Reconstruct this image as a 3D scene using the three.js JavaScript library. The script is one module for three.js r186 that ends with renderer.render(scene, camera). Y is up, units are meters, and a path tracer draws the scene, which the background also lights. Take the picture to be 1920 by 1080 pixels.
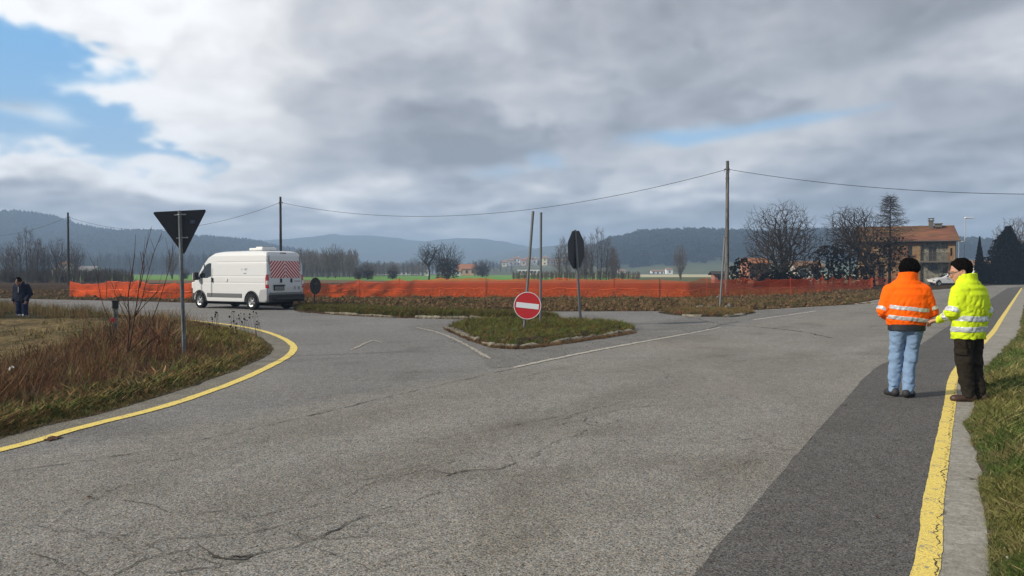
import * as THREE from 'three';
import { mergeGeometries, mergeVertices } from 'three/addons/utils/BufferGeometryUtils.js';
import { RoundedBoxGeometry } from 'three/addons/geometries/RoundedBoxGeometry.js';

// ------------------------------------------------------------------ camera, sky, sun, exposure
const scene = new THREE.Scene();
const F = 1478, EYE = 1.6, PITCH = Math.atan(30 / F), D2R = Math.PI / 180;
const camera = new THREE.PerspectiveCamera(2 * Math.atan(540 / F) / D2R, 16 / 9, 0.1, 14000);
camera.position.set(0, EYE, 0);
camera.rotation.x = -PITCH;
const renderer = new THREE.WebGLRenderer({ antialias: true });
renderer.setSize(1024, 576);
renderer.toneMapping = THREE.LinearToneMapping;
renderer.toneMappingExposure = 1.32;
renderer.shadowMap.enabled = true;

const SUN = new THREE.Vector3(-0.80, 0.52, 0.30).normalize();
const sun = new THREE.DirectionalLight(new THREE.Color(1.0, 0.91, 0.77), 3.9);
sun.name = 'sun';
sun.position.copy(SUN).multiplyScalar(200);
sun.castShadow = true;
sun.shadow.radius = 7;
sun.shadow.mapSize.set(4096, 4096);
Object.assign(sun.shadow.camera, { left: -110, right: 110, top: 110, bottom: -110, near: 1, far: 600 });
scene.add(sun);

// ------------------------------------------------------------------ random numbers and noise
function rng(seed) {
  let s = seed >>> 0;
  return () => { s = (s + 0x6D2B79F5) | 0; let t = Math.imul(s ^ (s >>> 15), 1 | s); t = (t + Math.imul(t ^ (t >>> 7), 61 | t)) ^ t; return ((t ^ (t >>> 14)) >>> 0) / 4294967296; };
}
function hash3(x, y, z) {
  let h = Math.imul(x, 374761393) ^ Math.imul(y, 668265263) ^ Math.imul(z, 1274126177);
  h = Math.imul(h ^ (h >>> 13), 1274126177); h ^= h >>> 16;
  return (h >>> 0) / 4294967296;
}
const fade = (t) => t * t * (3 - 2 * t);
const lerp = (a, b, t) => a + (b - a) * t;
const clamp = (x, a = 0, b = 1) => Math.min(b, Math.max(a, x));
const smooth = (a, b, x) => fade(clamp((x - a) / (b - a)));
function noise2(x, y, s = 0) {
  const i = Math.floor(x), j = Math.floor(y), u = fade(x - i), v = fade(y - j);
  return lerp(lerp(hash3(i, j, s), hash3(i + 1, j, s), u), lerp(hash3(i, j + 1, s), hash3(i + 1, j + 1, s), u), v);
}
function noise3(x, y, z) {
  const i = Math.floor(x), j = Math.floor(y), k = Math.floor(z), u = fade(x - i), v = fade(y - j), w = fade(z - k);
  const f = (c) => lerp(lerp(hash3(i, j, c), hash3(i + 1, j, c), u), lerp(hash3(i, j + 1, c), hash3(i + 1, j + 1, c), u), v);
  return lerp(f(k), f(k + 1), w);
}
function fbm(x, y, oct = 5, s = 0) {
  let a = 0.5, t = 0, n = 0;
  for (let o = 0; o < oct; o++) { t += a * noise2(x, y, s + o * 17); n += a; a *= 0.5; [x, y] = [x * 1.6 + y * 1.2 + 5.1, y * 1.6 - x * 1.2 + 1.7]; }
  return t / n;
}
function wrapNoise(x, y, per, s) {   // tileable value noise
  const i = Math.floor(x), j = Math.floor(y), u = fade(x - i), v = fade(y - j), m = (a) => ((a % per) + per) % per;
  return lerp(lerp(hash3(m(i), m(j), s), hash3(m(i + 1), m(j), s), u), lerp(hash3(m(i), m(j + 1), s), hash3(m(i + 1), m(j + 1), s), u), v);
}
const toLin = (c) => (c <= 0.04045 ? c / 12.92 : ((c + 0.055) / 1.055) ** 2.4);
const toSRGB = (c) => (c <= 0.0031308 ? c * 12.92 : 1.055 * c ** (1 / 2.4) - 0.055);

// ------------------------------------------------------------------ places: photograph pixel -> ray, ground point
const CP = Math.cos(PITCH), SP = Math.sin(PITCH);
function ray(px, py) { const x = (px - 960) / F, y = -(py - 540) / F; return [x, y * CP - SP, -CP - y * SP]; }
function G(px, py, h = 0) { const r = ray(px, py), t = (h - EYE) / r[1]; return [r[0] * t, -r[2] * t]; }       // [x, depth]
function at(px, py, D) { const r = ray(px, py), t = D / -r[2]; return new THREE.Vector3(r[0] * t, EYE + r[1] * t, -D); }
const V = (x, y, z) => new THREE.Vector3(x, y, z);

// ------------------------------------------------------------------ sky: air and clouds
function azel(px, py) { const r = ray(px, py); return [Math.atan2(r[0], -r[2]) / D2R, Math.atan2(r[1], Math.hypot(r[0], r[2])) / D2R]; }
function sdPoly(x, y, p) {
  let d = 1e9, inside = false;
  for (let i = 0, j = p.length - 1; i < p.length; j = i++) {
    const [ax, ay] = p[i], [bx, by] = p[j], ex = bx - ax, ey = by - ay, wx = x - ax, wy = y - ay;
    const t = clamp((wx * ex + wy * ey) / (ex * ex + ey * ey || 1e-9)), qx = wx - ex * t, qy = wy - ey * t;
    d = Math.min(d, qx * qx + qy * qy);
    if ((ay > y) !== (by > y) && x < ((bx - ax) * (y - ay)) / (by - ay) + ax) inside = !inside;
  }
  return inside ? -Math.sqrt(d) : Math.sqrt(d);
}
function makeSky() {
  const Wd = 2048, Hh = 1024, data = new Float32Array(Wd * Hh * 4);
  const P = (a) => a.map(([x, y]) => azel(x, y));
  const hole = P([[-260, -60], [-60, -20], [20, 20], [95, 50], [150, 95], [195, 130], [285, 142], [225, 146], [110, 164], [190, 200], [285, 240], [335, 272], [392, 305], [415, 324], [340, 314], [270, 300], [200, 304], [110, 282], [40, 268], [-60, 258], [-300, 240]]);
  const wisp = P([[-120, 190], [0, 188], [80, 190], [160, 228], [90, 236], [0, 222], [-120, 226]]);
  const spots = [P([[890, 322], [950, 310], [990, 320], [935, 334]]), P([[992, 288], [1058, 290], [1052, 318], [1004, 314]]), P([[1150, 262], [1215, 246], [1262, 256], [1200, 270]])];
  const slit = P([[1170, 258], [1300, 276], [1345, 262], [1500, 238], [1660, 200], [1560, 213], [1480, 220], [1400, 232], [1260, 240]]);
  const tone = [   // brightness of the cloud deck, as seen
    [150, 20, .91], [300, 40, .92], [420, 60, .92], [330, 120, .9], [240, 200, .93], [330, 220, .9], [480, 60, .84], [520, 130, .83], [420, 165, .86], [440, 230, .9], [560, 195, .73],
    [620, 70, .76], [700, 130, .72], [520, 255, .82], [470, 290, .86], [640, 250, .72], [620, 310, .72], [800, 60, .72], [800, 150, .69], [830, 215, .62], [760, 270, .63], [900, 290, .57], [980, 250, .6], [860, 335, .63],
    [950, 90, .72], [1000, 160, .7], [1080, 60, .68], [1090, 190, .72], [1150, 150, .73], [1040, 215, .74], [1250, 60, .66], [1270, 130, .64], [1200, 210, .66], [1400, 50, .65], [1450, 140, .65], [1400, 190, .62], [1560, 60, .62],
    [1700, 30, .58], [1820, 20, .6], [1600, 105, .62], [1760, 110, .72], [1860, 75, .76], [1900, 60, .77], [1900, 130, .7], [1640, 150, .73], [1500, 165, .73], [1720, 190, .63], [1850, 180, .64], [1600, 190, .68],
    [1300, 295, .77], [1400, 270, .77], [1550, 240, .76], [1680, 225, .74], [1800, 240, .69], [1500, 300, .67], [1700, 290, .64], [1870, 300, .65], [1880, 220, .68],
    [40, 296, .95], [130, 298, .97], [190, 312, .95], [60, 345, .74], [160, 350, .77], [250, 318, .94], [340, 330, .92], [240, 362, .8], [420, 345, .85], [520, 335, .82], [480, 380, .79], [620, 370, .78], [720, 350, .77], [560, 415, .73],
    [60, 385, .72], [200, 400, .75], [350, 425, .76], [800, 385, .72], [900, 345, .72], [960, 330, .74], [1060, 300, .74], [1130, 340, .76], [1000, 370, .74], [1000, 420, .67], [1150, 400, .68], [1250, 350, .73], [1300, 395, .66], [1450, 350, .66], [1600, 340, .64], [1750, 350, .63], [1880, 380, .62], [1550, 400, .64], [1750, 430, .63], [800, 430, .7], [650, 440, .72], [1250, 440, .65]
  ].map(([x, y, v]) => [...azel(x, y), v]);
  const col = new Float32Array(3);
  for (let j = 0; j < Hh; j++) {
    const el = ((j + 0.5) / Hh) * 180 - 90;
    if (el < -2) { for (let i = 0; i < Wd; i++) data.set([0.16, 0.15, 0.13, 1], (j * Wd + i) * 4); continue; }
    for (let i = 0; i < Wd; i++) {
      const az = ((i + 0.5) / Wd) * 360 - 180 + 0;   // u = 0.5 looks along -z after the shift below
      const a = az, e = Math.max(el, 0.4);
      // cloud field in azimuth and elevation, finer towards the horizon; relief brightens the sides towards the sun
      const Y = 9 * Math.log(e + 5), X = a * 0.19;
      const w1 = fbm(X * 0.9 + 7, Y * 0.7, 4, 3) - 0.5, w2 = fbm(X * 0.9 + 31, Y * 0.7 + 9, 4, 5) - 0.5;
      const field = (x, y) => fbm(x + w1 * 0.9, y + w2 * 0.9, 5, 11) - 0.5;
      const big = field(X * 0.62, Y * 0.52), puff = field(X * 1.6 + 13, Y * 1.25), lit = (field(X * 0.62 - 0.2, Y * 0.52 + 0.26) - big) * -1.3 + (field(X * 1.6 + 12.85, Y * 1.25 + 0.2) - puff) * -0.35, streak = fbm(X * 0.7 + w2, Y * 1.7 + w1, 5, 23) - 0.5, fine = fbm(X * 4.5 + w1 * 2, Y * 3.6 + w2 * 2, 5, 61) - 0.5, low = 1 + 1.3 * smooth(10, 3.5, e);
      const aw = a + w1 * 3.5 + puff * 2.6 + fine * 1.2, ew = e + w2 * 1.2 + puff * 1.1 + fine * 0.6;
      let v, front = Math.abs(a) < 60 && e < 45;
      if (front) {
        let s = 0, n = 0.0006;
        s += n * 0.72;
        for (const [ta, te, tv] of tone) { const dx = (aw - ta) / 2.1, dy = (ew - te) / 1.05, q = dx * dx + dy * dy; if (q < 30) { const g = Math.exp(-q); s += g * tv; n += g; } }
        v = s / n;
        const far = smooth(34, 58, Math.abs(a)) + smooth(18, 32, e);
        v = lerp(v, 0.72 + big * 0.4, clamp(far));
      } else v = 0.72 + big * 0.4;
      v = 0.715 + (v - 0.715) * 1.34 + lit * 0.17 * low + puff * 0.09 * low + big * 0.09 + streak * 0.03 + fine * 0.06 * low;
      v = clamp(v, 0.42, 0.99);
      const t = smooth(0.62, 0.9, v);
      col[0] = v * lerp(0.985, 1.0, t) - lerp(0.006, 0.0, t); col[1] = v * lerp(0.995, 0.998, t); col[2] = v * lerp(1.035, 0.995, t) + 0.006;
      // clear air
      let blue = 0;
      const hz = smooth(2, 16, e);
      const air = [lerp(0.68, 0.47, hz), lerp(0.79, 0.685, hz), lerp(0.89, 0.875, hz)];
      if (front) {
        const d1 = sdPoly(a + w1 * 1.5 + puff * 3.6 + fine * 2, e + w2 * 0.6 + puff * 2.0 + fine * 1.2, hole);
        blue = 1 - smooth(-0.6, 0.6, d1);
        if (d1 < 1.2) { const d3 = sdPoly(a + w1 * 2 + puff * 2, e + puff * 1.2, wisp); blue *= 1 - 0.8 * (1 - smooth(-0.9, 0.2, d3)); blue *= 1 - 0.3 * smooth(0.08, 0.3, big + puff * 0.6); }
        const d2 = sdPoly(a + puff * 1.6 + w1, e + streak * 0.5 + puff * 0.5, slit);
        blue = Math.max(blue, 0.85 * (1 - smooth(-0.55, 0.35, d2))); for (const sp of spots) blue = Math.max(blue, 0.5 * (1 - smooth(-0.5, 0.6, sdPoly(a + puff * 2 + fine, e + puff + fine * .6, sp))));
      } else blue = smooth(0.10, 0.2, big - 0.02) * 0.8;
      const hr = 1 - smooth(0, 5.5, el);          // pale air low down
      for (let c = 0; c < 3; c++) {
        let s = lerp(col[c], air[c], blue);
        s = lerp(s, [0.70, 0.735, 0.77][c], hr * 0.35);
        data[(j * Wd + i) * 4 + c] = toLin(s) * 0.93 * (1 + 0.38 * smooth(9, 1.5, el));
      }
      data[(j * Wd + i) * 4 + 3] = 1;
    }
  }
  const t = new THREE.DataTexture(data, Wd, Hh, THREE.RGBAFormat, THREE.FloatType);
  t.mapping = THREE.EquirectangularReflectionMapping; t.magFilter = t.minFilter = THREE.LinearFilter; t.needsUpdate = true;
  return t;
}
scene.background = makeSky();
scene.environment = scene.background;
scene.backgroundRotation.y = scene.environmentRotation.y = Math.PI / 2;
scene.fog = new THREE.FogExp2(new THREE.Color(0.50, 0.71, 1.0), 6.6e-4);

// ------------------------------------------------------------------ naming and geometry helpers
const taken = new Map();
function numbered(n) { const k = taken.get(n) ?? 0; taken.set(n, k + 1); return k ? `${n}_${String(k).padStart(3, '0')}` : n; }
function prep(g) {
  if (!g.index) { const n = g.attributes.position.count, ix = new Uint32Array(n); for (let i = 0; i < n; i++) ix[i] = i; g.setIndex(new THREE.BufferAttribute(ix, 1)); }
  if (!g.attributes.normal) g.computeVertexNormals();
  return g;
}
function join(list) {
  if (!Array.isArray(list)) return list;
  if (list.length === 1) return list[0];
  const c = list.every((g) => g.attributes.color), u = list.every((g) => g.attributes.uv);
  return mergeGeometries(list.map((g) => { g = prep(g); for (const k of Object.keys(g.attributes)) if (!['position', 'normal'].includes(k) && !(k === 'color' && c) && !(k === 'uv' && u)) g.deleteAttribute(k); return g; }));
}
function part(name, geo, m, parent, extra) {
  const o = new THREE.Mesh(join(geo), m); o.name = name; o.castShadow = o.receiveShadow = true;
  if (extra) Object.assign(o.userData, extra);
  parent.add(o); return o;
}
function thing(name, label, category, pos = [0, 0, 0], turn = 0, group) {
  const o = new THREE.Group(); o.name = numbered(name); scene.add(o);
  o.position.set(...pos); o.rotation.y = turn; o.userData = { label, category };
  if (group) o.userData.group = group;
  return o;
}
function single(name, geo, m, label, category, group) {
  const o = part(numbered(name), geo, m, scene); o.userData = { label, category }; if (group) o.userData.group = group; return o;
}
function struct(name, geo, m, label) { const o = part(numbered(name), geo, m, scene); o.userData = { kind: 'structure', label, category: name.replace(/_/g, ' ') }; return o; }
function copy(o, label, pos, turn = 0, scale = 1) {
  const c = o.clone(); c.name = numbered(o.name.replace(/_\d{3}$/, '')); scene.add(c);
  c.userData = { ...o.userData, label };
  c.position.set(...pos); c.rotation.y = turn;
  Array.isArray(scale) ? c.scale.set(...scale) : c.scale.setScalar(scale);
  return c;
}
const M = (r, g, b, rough = 0.9, o = {}) => new THREE.MeshPhysicalMaterial({ color: new THREE.Color().setRGB(r, g, b), roughness: rough, metalness: 0, specularIntensity: rough > 0.7 ? 0.25 : 1, ...o });
function box(w, h, d, x = 0, y = 0, z = 0, r = 0) { const g = r ? new RoundedBoxGeometry(w, h, d, 2, r) : new THREE.BoxGeometry(w, h, d); g.translate(x, y, z); return g; }
function rod(a, b, r1, r2 = r1, n = 10) {
  const d = b.clone().sub(a), g = new THREE.CylinderGeometry(r2, r1, d.length(), n);
  g.translate(0, d.length() / 2, 0);
  g.applyQuaternion(new THREE.Quaternion().setFromUnitVectors(V(0, 1, 0), d.normalize()));
  g.translate(a.x, a.y, a.z); return g;
}
function tube(pts, r, seg = 24, n = 6) { return new THREE.TubeGeometry(new THREE.CatmullRomCurve3(pts), seg, r, n); }
function texture(w, h, fn, srgb = true, wrap = true) {
  const d = new Uint8Array(w * h * 4);
  for (let j = 0; j < h; j++) for (let i = 0; i < w; i++) { const c = fn(i, j); d.set([c[0] * 255, c[1] * 255, c[2] * 255, (c[3] ?? 1) * 255].map((x) => Math.round(clamp(x, 0, 255))), (j * w + i) * 4); }
  const t = new THREE.DataTexture(d, w, h); t.magFilter = t.minFilter = THREE.LinearFilter; t.needsUpdate = true;
  if (wrap) t.wrapS = t.wrapT = THREE.RepeatWrapping;
  if (srgb) t.colorSpace = THREE.SRGBColorSpace;
  return t;
}
// surface nets: mesh of f = 0
function nets(f, lo, hi, c) {
  const n = [0, 1, 2].map((i) => Math.ceil((hi[i] - lo[i]) / c) + 1), [nx, ny, nz] = n, val = new Float32Array(nx * ny * nz), at3 = (i, j, k) => i + nx * (j + ny * k);
  for (let k = 0; k < nz; k++) for (let j = 0; j < ny; j++) for (let i = 0; i < nx; i++) val[at3(i, j, k)] = f(lo[0] + i * c, lo[1] + j * c, lo[2] + k * c);
  const id = new Int32Array(nx * ny * nz).fill(-1), pos = [], idx = [];
  const E = []; for (let a = 0; a < 8; a++) for (const b of [1, 2, 4]) if (!(a & b)) E.push([a, a | b]);
  for (let k = 0; k < nz - 1; k++) for (let j = 0; j < ny - 1; j++) for (let i = 0; i < nx - 1; i++) {
    const q = []; let m = 0;
    for (let a = 0; a < 8; a++) { const v = val[at3(i + (a & 1), j + ((a >> 1) & 1), k + (a >> 2))]; q.push(v); if (v < 0) m |= 1 << a; }
    if (m === 0 || m === 255) continue;
    let x = 0, y = 0, z = 0, s = 0;
    for (const [a, b] of E) { if ((q[a] < 0) === (q[b] < 0)) continue; const t = q[a] / (q[a] - q[b]); x += (a & 1) + t * ((b & 1) - (a & 1)); y += ((a >> 1) & 1) + t * (((b >> 1) & 1) - ((a >> 1) & 1)); z += (a >> 2) + t * ((b >> 2) - (a >> 2)); s++; }
    id[at3(i, j, k)] = pos.length / 3; pos.push(lo[0] + (i + x / s) * c, lo[1] + (j + y / s) * c, lo[2] + (k + z / s) * c);
  }
  const quad = (a, b, d, e, flip) => { if (a < 0 || b < 0 || d < 0 || e < 0) return; flip ? idx.push(a, b, d, a, d, e) : idx.push(a, d, b, a, e, d); };
  for (let k = 1; k < nz - 1; k++) for (let j = 1; j < ny - 1; j++) for (let i = 1; i < nx - 1; i++) {
    const v0 = val[at3(i, j, k)] < 0;
    if (v0 !== val[at3(i + 1, j, k)] < 0) quad(id[at3(i, j - 1, k - 1)], id[at3(i, j, k - 1)], id[at3(i, j, k)], id[at3(i, j - 1, k)], v0);
    if (v0 !== val[at3(i, j + 1, k)] < 0) quad(id[at3(i - 1, j, k - 1)], id[at3(i - 1, j, k)], id[at3(i, j, k)], id[at3(i, j, k - 1)], v0);
    if (v0 !== val[at3(i, j, k + 1)] < 0) quad(id[at3(i - 1, j - 1, k)], id[at3(i, j - 1, k)], id[at3(i, j, k)], id[at3(i - 1, j, k)], v0);
  }
  const g = new THREE.BufferGeometry(); g.setAttribute('position', new THREE.Float32BufferAttribute(pos, 3)); g.setIndex(idx);
  // normals from the field itself
  const nr = new Float32Array(pos.length), h = c * 0.5;
  for (let i = 0; i < pos.length; i += 3) {
    const [x, y, z] = [pos[i], pos[i + 1], pos[i + 2]];
    const a = f(x + h, y, z) - f(x - h, y, z), b = f(x, y + h, z) - f(x, y - h, z), d = f(x, y, z + h) - f(x, y, z - h), l = Math.hypot(a, b, d) || 1;
    nr[i] = a / l; nr[i + 1] = b / l; nr[i + 2] = d / l;
  }
  g.setAttribute('normal', new THREE.Float32BufferAttribute(nr, 3));
  return g;
}
const smin = (a, b, k) => { const h = Math.max(k - Math.abs(a - b), 0) / k; return Math.min(a, b) - h * h * k * 0.25; };
const smax = (a, b, k) => -smin(-a, -b, k);
function cap(x, y, z, a, b, r1, r2) {
  const bx = b[0] - a[0], by = b[1] - a[1], bz = b[2] - a[2], px = x - a[0], py = y - a[1], pz = z - a[2];
  const t = clamp((px * bx + py * by + pz * bz) / (bx * bx + by * by + bz * bz || 1e-9));
  return Math.hypot(px - bx * t, py - by * t, pz - bz * t) - lerp(r1, r2, t);
}
const ell = (x, y, z, c, r) => { const a = (x - c[0]) / r[0], b = (y - c[1]) / r[1], d = (z - c[2]) / r[2], q = Math.hypot(a, b, d); return (q - 1) * Math.min(r[0], r[1], r[2]) * 0.9; };
// polygon laid on the ground, [x, depth] points, as a fine sheet
function sheet(poly, cell, height, colour) {
  let x0 = 1e9, x1 = -1e9, d0 = 1e9, d1 = -1e9;
  for (const [x, d] of poly) { x0 = Math.min(x0, x); x1 = Math.max(x1, x); d0 = Math.min(d0, d); d1 = Math.max(d1, d); }
  const nx = Math.ceil((x1 - x0) / cell) + 1, nd = Math.ceil((d1 - d0) / cell) + 1, sd = new Float32Array(nx * nd);
  for (let j = 0; j < nd; j++) for (let i = 0; i < nx; i++) sd[j * nx + i] = sdPoly(x0 + i * cell, d0 + j * cell, poly);
  const id = new Int32Array(nx * nd).fill(-1), pos = [], colr = [], uv = [], idx = [];
  const vert = (i, j) => {
    const k = j * nx + i; if (id[k] >= 0) return id[k];
    let x = x0 + i * cell, d = d0 + j * cell, s = -sd[k];
    if (s < 0) {   // outside: onto the boundary
      let best = 1e9, bx = x, bd = d;
      for (let a = 0, b = poly.length - 1; a < poly.length; b = a++) {
        const ex = poly[b][0] - poly[a][0], ed = poly[b][1] - poly[a][1], t = clamp(((x - poly[a][0]) * ex + (d - poly[a][1]) * ed) / (ex * ex + ed * ed || 1e-9));
        const qx = poly[a][0] + ex * t, qd = poly[a][1] + ed * t, q = (qx - x) ** 2 + (qd - d) ** 2; if (q < best) { best = q; bx = qx; bd = qd; }
      }
      x = bx; d = bd; s = 0;
    }
    pos.push(x, height(x, d, s), -d); uv.push(x, d); colr.push(...colour(x, d, s));
    return (id[k] = pos.length / 3 - 1);
  };
  for (let j = 0; j < nd - 1; j++) for (let i = 0; i < nx - 1; i++) {
    const k = j * nx + i; if (Math.min(sd[k], sd[k + 1], sd[k + nx], sd[k + nx + 1]) >= 0) continue;
    const a = vert(i, j), b = vert(i + 1, j), c = vert(i + 1, j + 1), d = vert(i, j + 1); idx.push(a, b, c, a, c, d);
  }
  const g = new THREE.BufferGeometry(); g.setAttribute('position', new THREE.Float32BufferAttribute(pos, 3)); g.setAttribute('color', new THREE.Float32BufferAttribute(colr, 3)); g.setAttribute('uv', new THREE.Float32BufferAttribute(uv, 2)); g.setIndex(idx);
  g.computeVertexNormals(); return g;
}
function spline(pts, n) { const c = new THREE.CatmullRomCurve3(pts.map(([x, d]) => V(x, 0, -d)), false, 'centripetal'); return c.getSpacedPoints(n).map((p) => [p.x, -p.z]); }
function offsetLine(pts, o) {   // to the right of travel for o > 0
  return pts.map(([x, d], i) => { const a = pts[Math.max(0, i - 1)], b = pts[Math.min(pts.length - 1, i + 1)], dx = b[0] - a[0], dd = b[1] - a[1], l = Math.hypot(dx, dd) || 1; return [x + (dd / l) * o, d - (dx / l) * o]; });
}
function ribbon(pts, w, y, wob = 0, seed = 1) {
  const pos = [], uv = [], idx = []; let s = 0;
  pts.forEach(([x, d], i) => {
    const a = pts[Math.max(0, i - 1)], b = pts[Math.min(pts.length - 1, i + 1)], dx = b[0] - a[0], dd = b[1] - a[1], l = Math.hypot(dx, dd) || 1;
    if (i) s += Math.hypot(x - pts[i - 1][0], d - pts[i - 1][1]);
    const wl = w / 2 + (noise2(s * 9, seed) - 0.5) * wob, wr = w / 2 + (noise2(s * 9, seed + 50) - 0.5) * wob;
    pos.push(x - (dd / l) * wl, y, -(d + (dx / l) * wl), x + (dd / l) * wr, y, -(d - (dx / l) * wr)); uv.push(0, s, w, s);
    if (i) { const k = i * 2; idx.push(k - 2, k - 1, k + 1, k - 2, k + 1, k); }
  });
  const g = new THREE.BufferGeometry(); g.setAttribute('position', new THREE.Float32BufferAttribute(pos, 3)); g.setAttribute('uv', new THREE.Float32BufferAttribute(uv, 2)); g.setIndex(idx); g.computeVertexNormals(); return g;
}

// ------------------------------------------------------------------ the lie of the land: roads, verges, islands, fields
const U = [0.5508, 0.8346], N = [0.8346, -0.5508], BEND = 92, RAD = 42;
function road(s, o) {   // point on the main road: s metres along it, o metres right of the axis through the viewer
  if (s <= BEND) return [s * U[0] + o * N[0], s * U[1] + o * N[1]];
  const t = (s - BEND) / RAD, cx = BEND * U[0] + RAD * N[0], cd = BEND * U[1] + RAD * N[1], r = RAD - o, c = Math.cos(-t), n = Math.sin(-t);
  const vx = -N[0], vd = -N[1]; return [cx + r * (vx * c - vd * n), cd + r * (vx * n + vd * c)];
}
const along = (o, s0, s1, st = 2) => { const a = []; for (let s = s0; s <= s1 + 1e-6; s += st) a.push(road(s, o)); return a; };
const px = (a) => a.map(([x, y]) => G(x, y));

// yellow line round the left corner, then along the side road
const yellowLeft = spline([[-9.0, -1.5], [-6.6, 2.6], ...px([[0, 845], [150, 803], [300, 765], [430, 721], [500, 690], [540, 668], [551, 653], [540, 640], [500, 623], [450, 612], [400, 605.5], [340, 599], [220, 589], [100, 579], [0, 571]]), [-38, 47], [-60, 59]], 420);
const yellowRight = spline([road(-4, -0.6), ...px([[1733, 1080], [1749, 950], [1765, 850], [1781, 760], [1792, 700]]), ...along(-0.86, 24, 88, 8)], 1500).concat(along(-0.86, 90, 130, 2));
const farEdge = [...px([[0, 559.5], [130, 562], [300, 566], [430, 570], [560, 577], [700, 581], [800, 583], [1050, 584], [1240, 583.5], [1405, 582], [1530, 575], [1655, 568]]), ...along(-7.45, 42, 90, 6), ...along(-7.45, 93, 130, 3)];

function stone(i, j, per, s) { return wrapNoise(i / 1024 * per, j / 1024 * per, per, s); }
const asphaltTex = texture(1024, 1024, (i, j) => {
  const a = stone(i, j, 341, 1), b = stone(i, j, 512, 2), c = stone(i, j, 128, 3), d = stone(i, j, 30, 4);
  let v = 0.70 + (a - 0.5) * 0.34 + (b - 0.5) * 0.36 + (c - 0.5) * 0.10 + (d - 0.5) * 0.06;
  if (b > 0.86) v += 0.16; if (a < 0.13) v -= 0.2;
  const w = (stone(i, j, 200, 9) - 0.5) * 0.06; return [v + w, v, v - w * 0.8];
});
asphaltTex.repeat.set(1 / 2.6, 1 / 2.6);
const asphaltBump = texture(1024, 1024, (i, j) => { const v = 0.5 + (stone(i, j, 256, 1) - 0.5) * 0.6 + (stone(i, j, 420, 2) - 0.5) * 0.4; return [v, v, v]; }, false);
asphaltBump.repeat.copy(asphaltTex.repeat);
const roadMat = new THREE.MeshPhysicalMaterial({ specularIntensity: 0.4, vertexColors: true, map: asphaltTex, bumpMap: asphaltBump, bumpScale: 0.004, roughness: 0.92 });
const earthTex = texture(512, 512, (i, j) => { const n = (p, s) => wrapNoise(i / 512 * p, j / 512 * p, p, s); const v = 0.72 + (n(16, 1) - 0.5) * 0.3 + (n(48, 2) - 0.5) * 0.3 + (n(150, 3) - 0.5) * 0.35; return [v, v, v]; });
earthTex.repeat.set(1 / 1.7, 1 / 1.7);
const earthMat = new THREE.MeshPhysicalMaterial({ specularIntensity: 0.15, vertexColors: true, map: earthTex, bumpMap: earthTex, bumpScale: 0.03, roughness: 1 });
const farMat = new THREE.MeshPhysicalMaterial({ specularIntensity: 0.1, vertexColors: true, roughness: 1 });
const paintTex = (base, worn, seed) => texture(512, 512, (i, j) => {
  const n = (p, s) => wrapNoise(i / 512 * p, j / 512 * p, p, s + seed), g = n(200, 1) * 0.5 + n(90, 2) * 0.3 + n(20, 3) * 0.2, k = smooth(worn, worn + 0.12, g), v = 0.86 + n(256, 5) * 0.2;
  return [lerp(0.52, base[0], k) * v, lerp(0.49, base[1], k) * v, lerp(0.44, base[2], k) * v];
});
const yellowTex = paintTex([0.88, 0.78, 0.38], 0.28, 1); yellowTex.repeat.set(1 / 1.1, 1 / 1.1);
const whiteTex = paintTex([0.76, 0.74, 0.69], 0.46, 7); whiteTex.repeat.set(1 / 1.1, 1 / 1.1);
const yellowPaint = new THREE.MeshStandardMaterial({ map: yellowTex, roughness: 0.75, bumpMap: asphaltBump, bumpScale: 0.003 });
const fadedTex = paintTex([0.72, 0.70, 0.66], 0.52, 9); fadedTex.repeat.set(1 / 1.1, 1 / 1.1);
const fadedPaint = new THREE.MeshStandardMaterial({ map: fadedTex, roughness: 0.9, bumpMap: asphaltBump, bumpScale: 0.003 });
const whitePaint = new THREE.MeshStandardMaterial({ map: whiteTex, roughness: 0.8 });

const shoulderTex = texture(512, 512, (i, j) => { const n = (p, s) => wrapNoise(i / 512 * p, j / 512 * p, p, s), v = .78 + (n(40, 1) - .5) * .12 + (n(120, 2) - .5) * .12 + (n(256, 3) - .5) * .12 - (n(90, 7) > .93 ? .2 : 0); return [v, v, v]; }); shoulderTex.repeat.set(1 / 1.3, 1 / 1.3);
const shoulderMat = new THREE.MeshPhysicalMaterial({ specularIntensity: .3, vertexColors: true, map: shoulderTex, bumpMap: shoulderTex, bumpScale: .004, roughness: .95 });
// base: one sheet out to the horizon
{
  const g = new THREE.PlaneGeometry(16000, 16000, 1, 1); g.rotateX(-Math.PI / 2); g.translate(0, -0.45, -2500);
  struct('ground', g, M(0.13, 0.135, 0.07, 1), 'flat valley floor out to the horizon');
}
let roadMesh;
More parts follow.
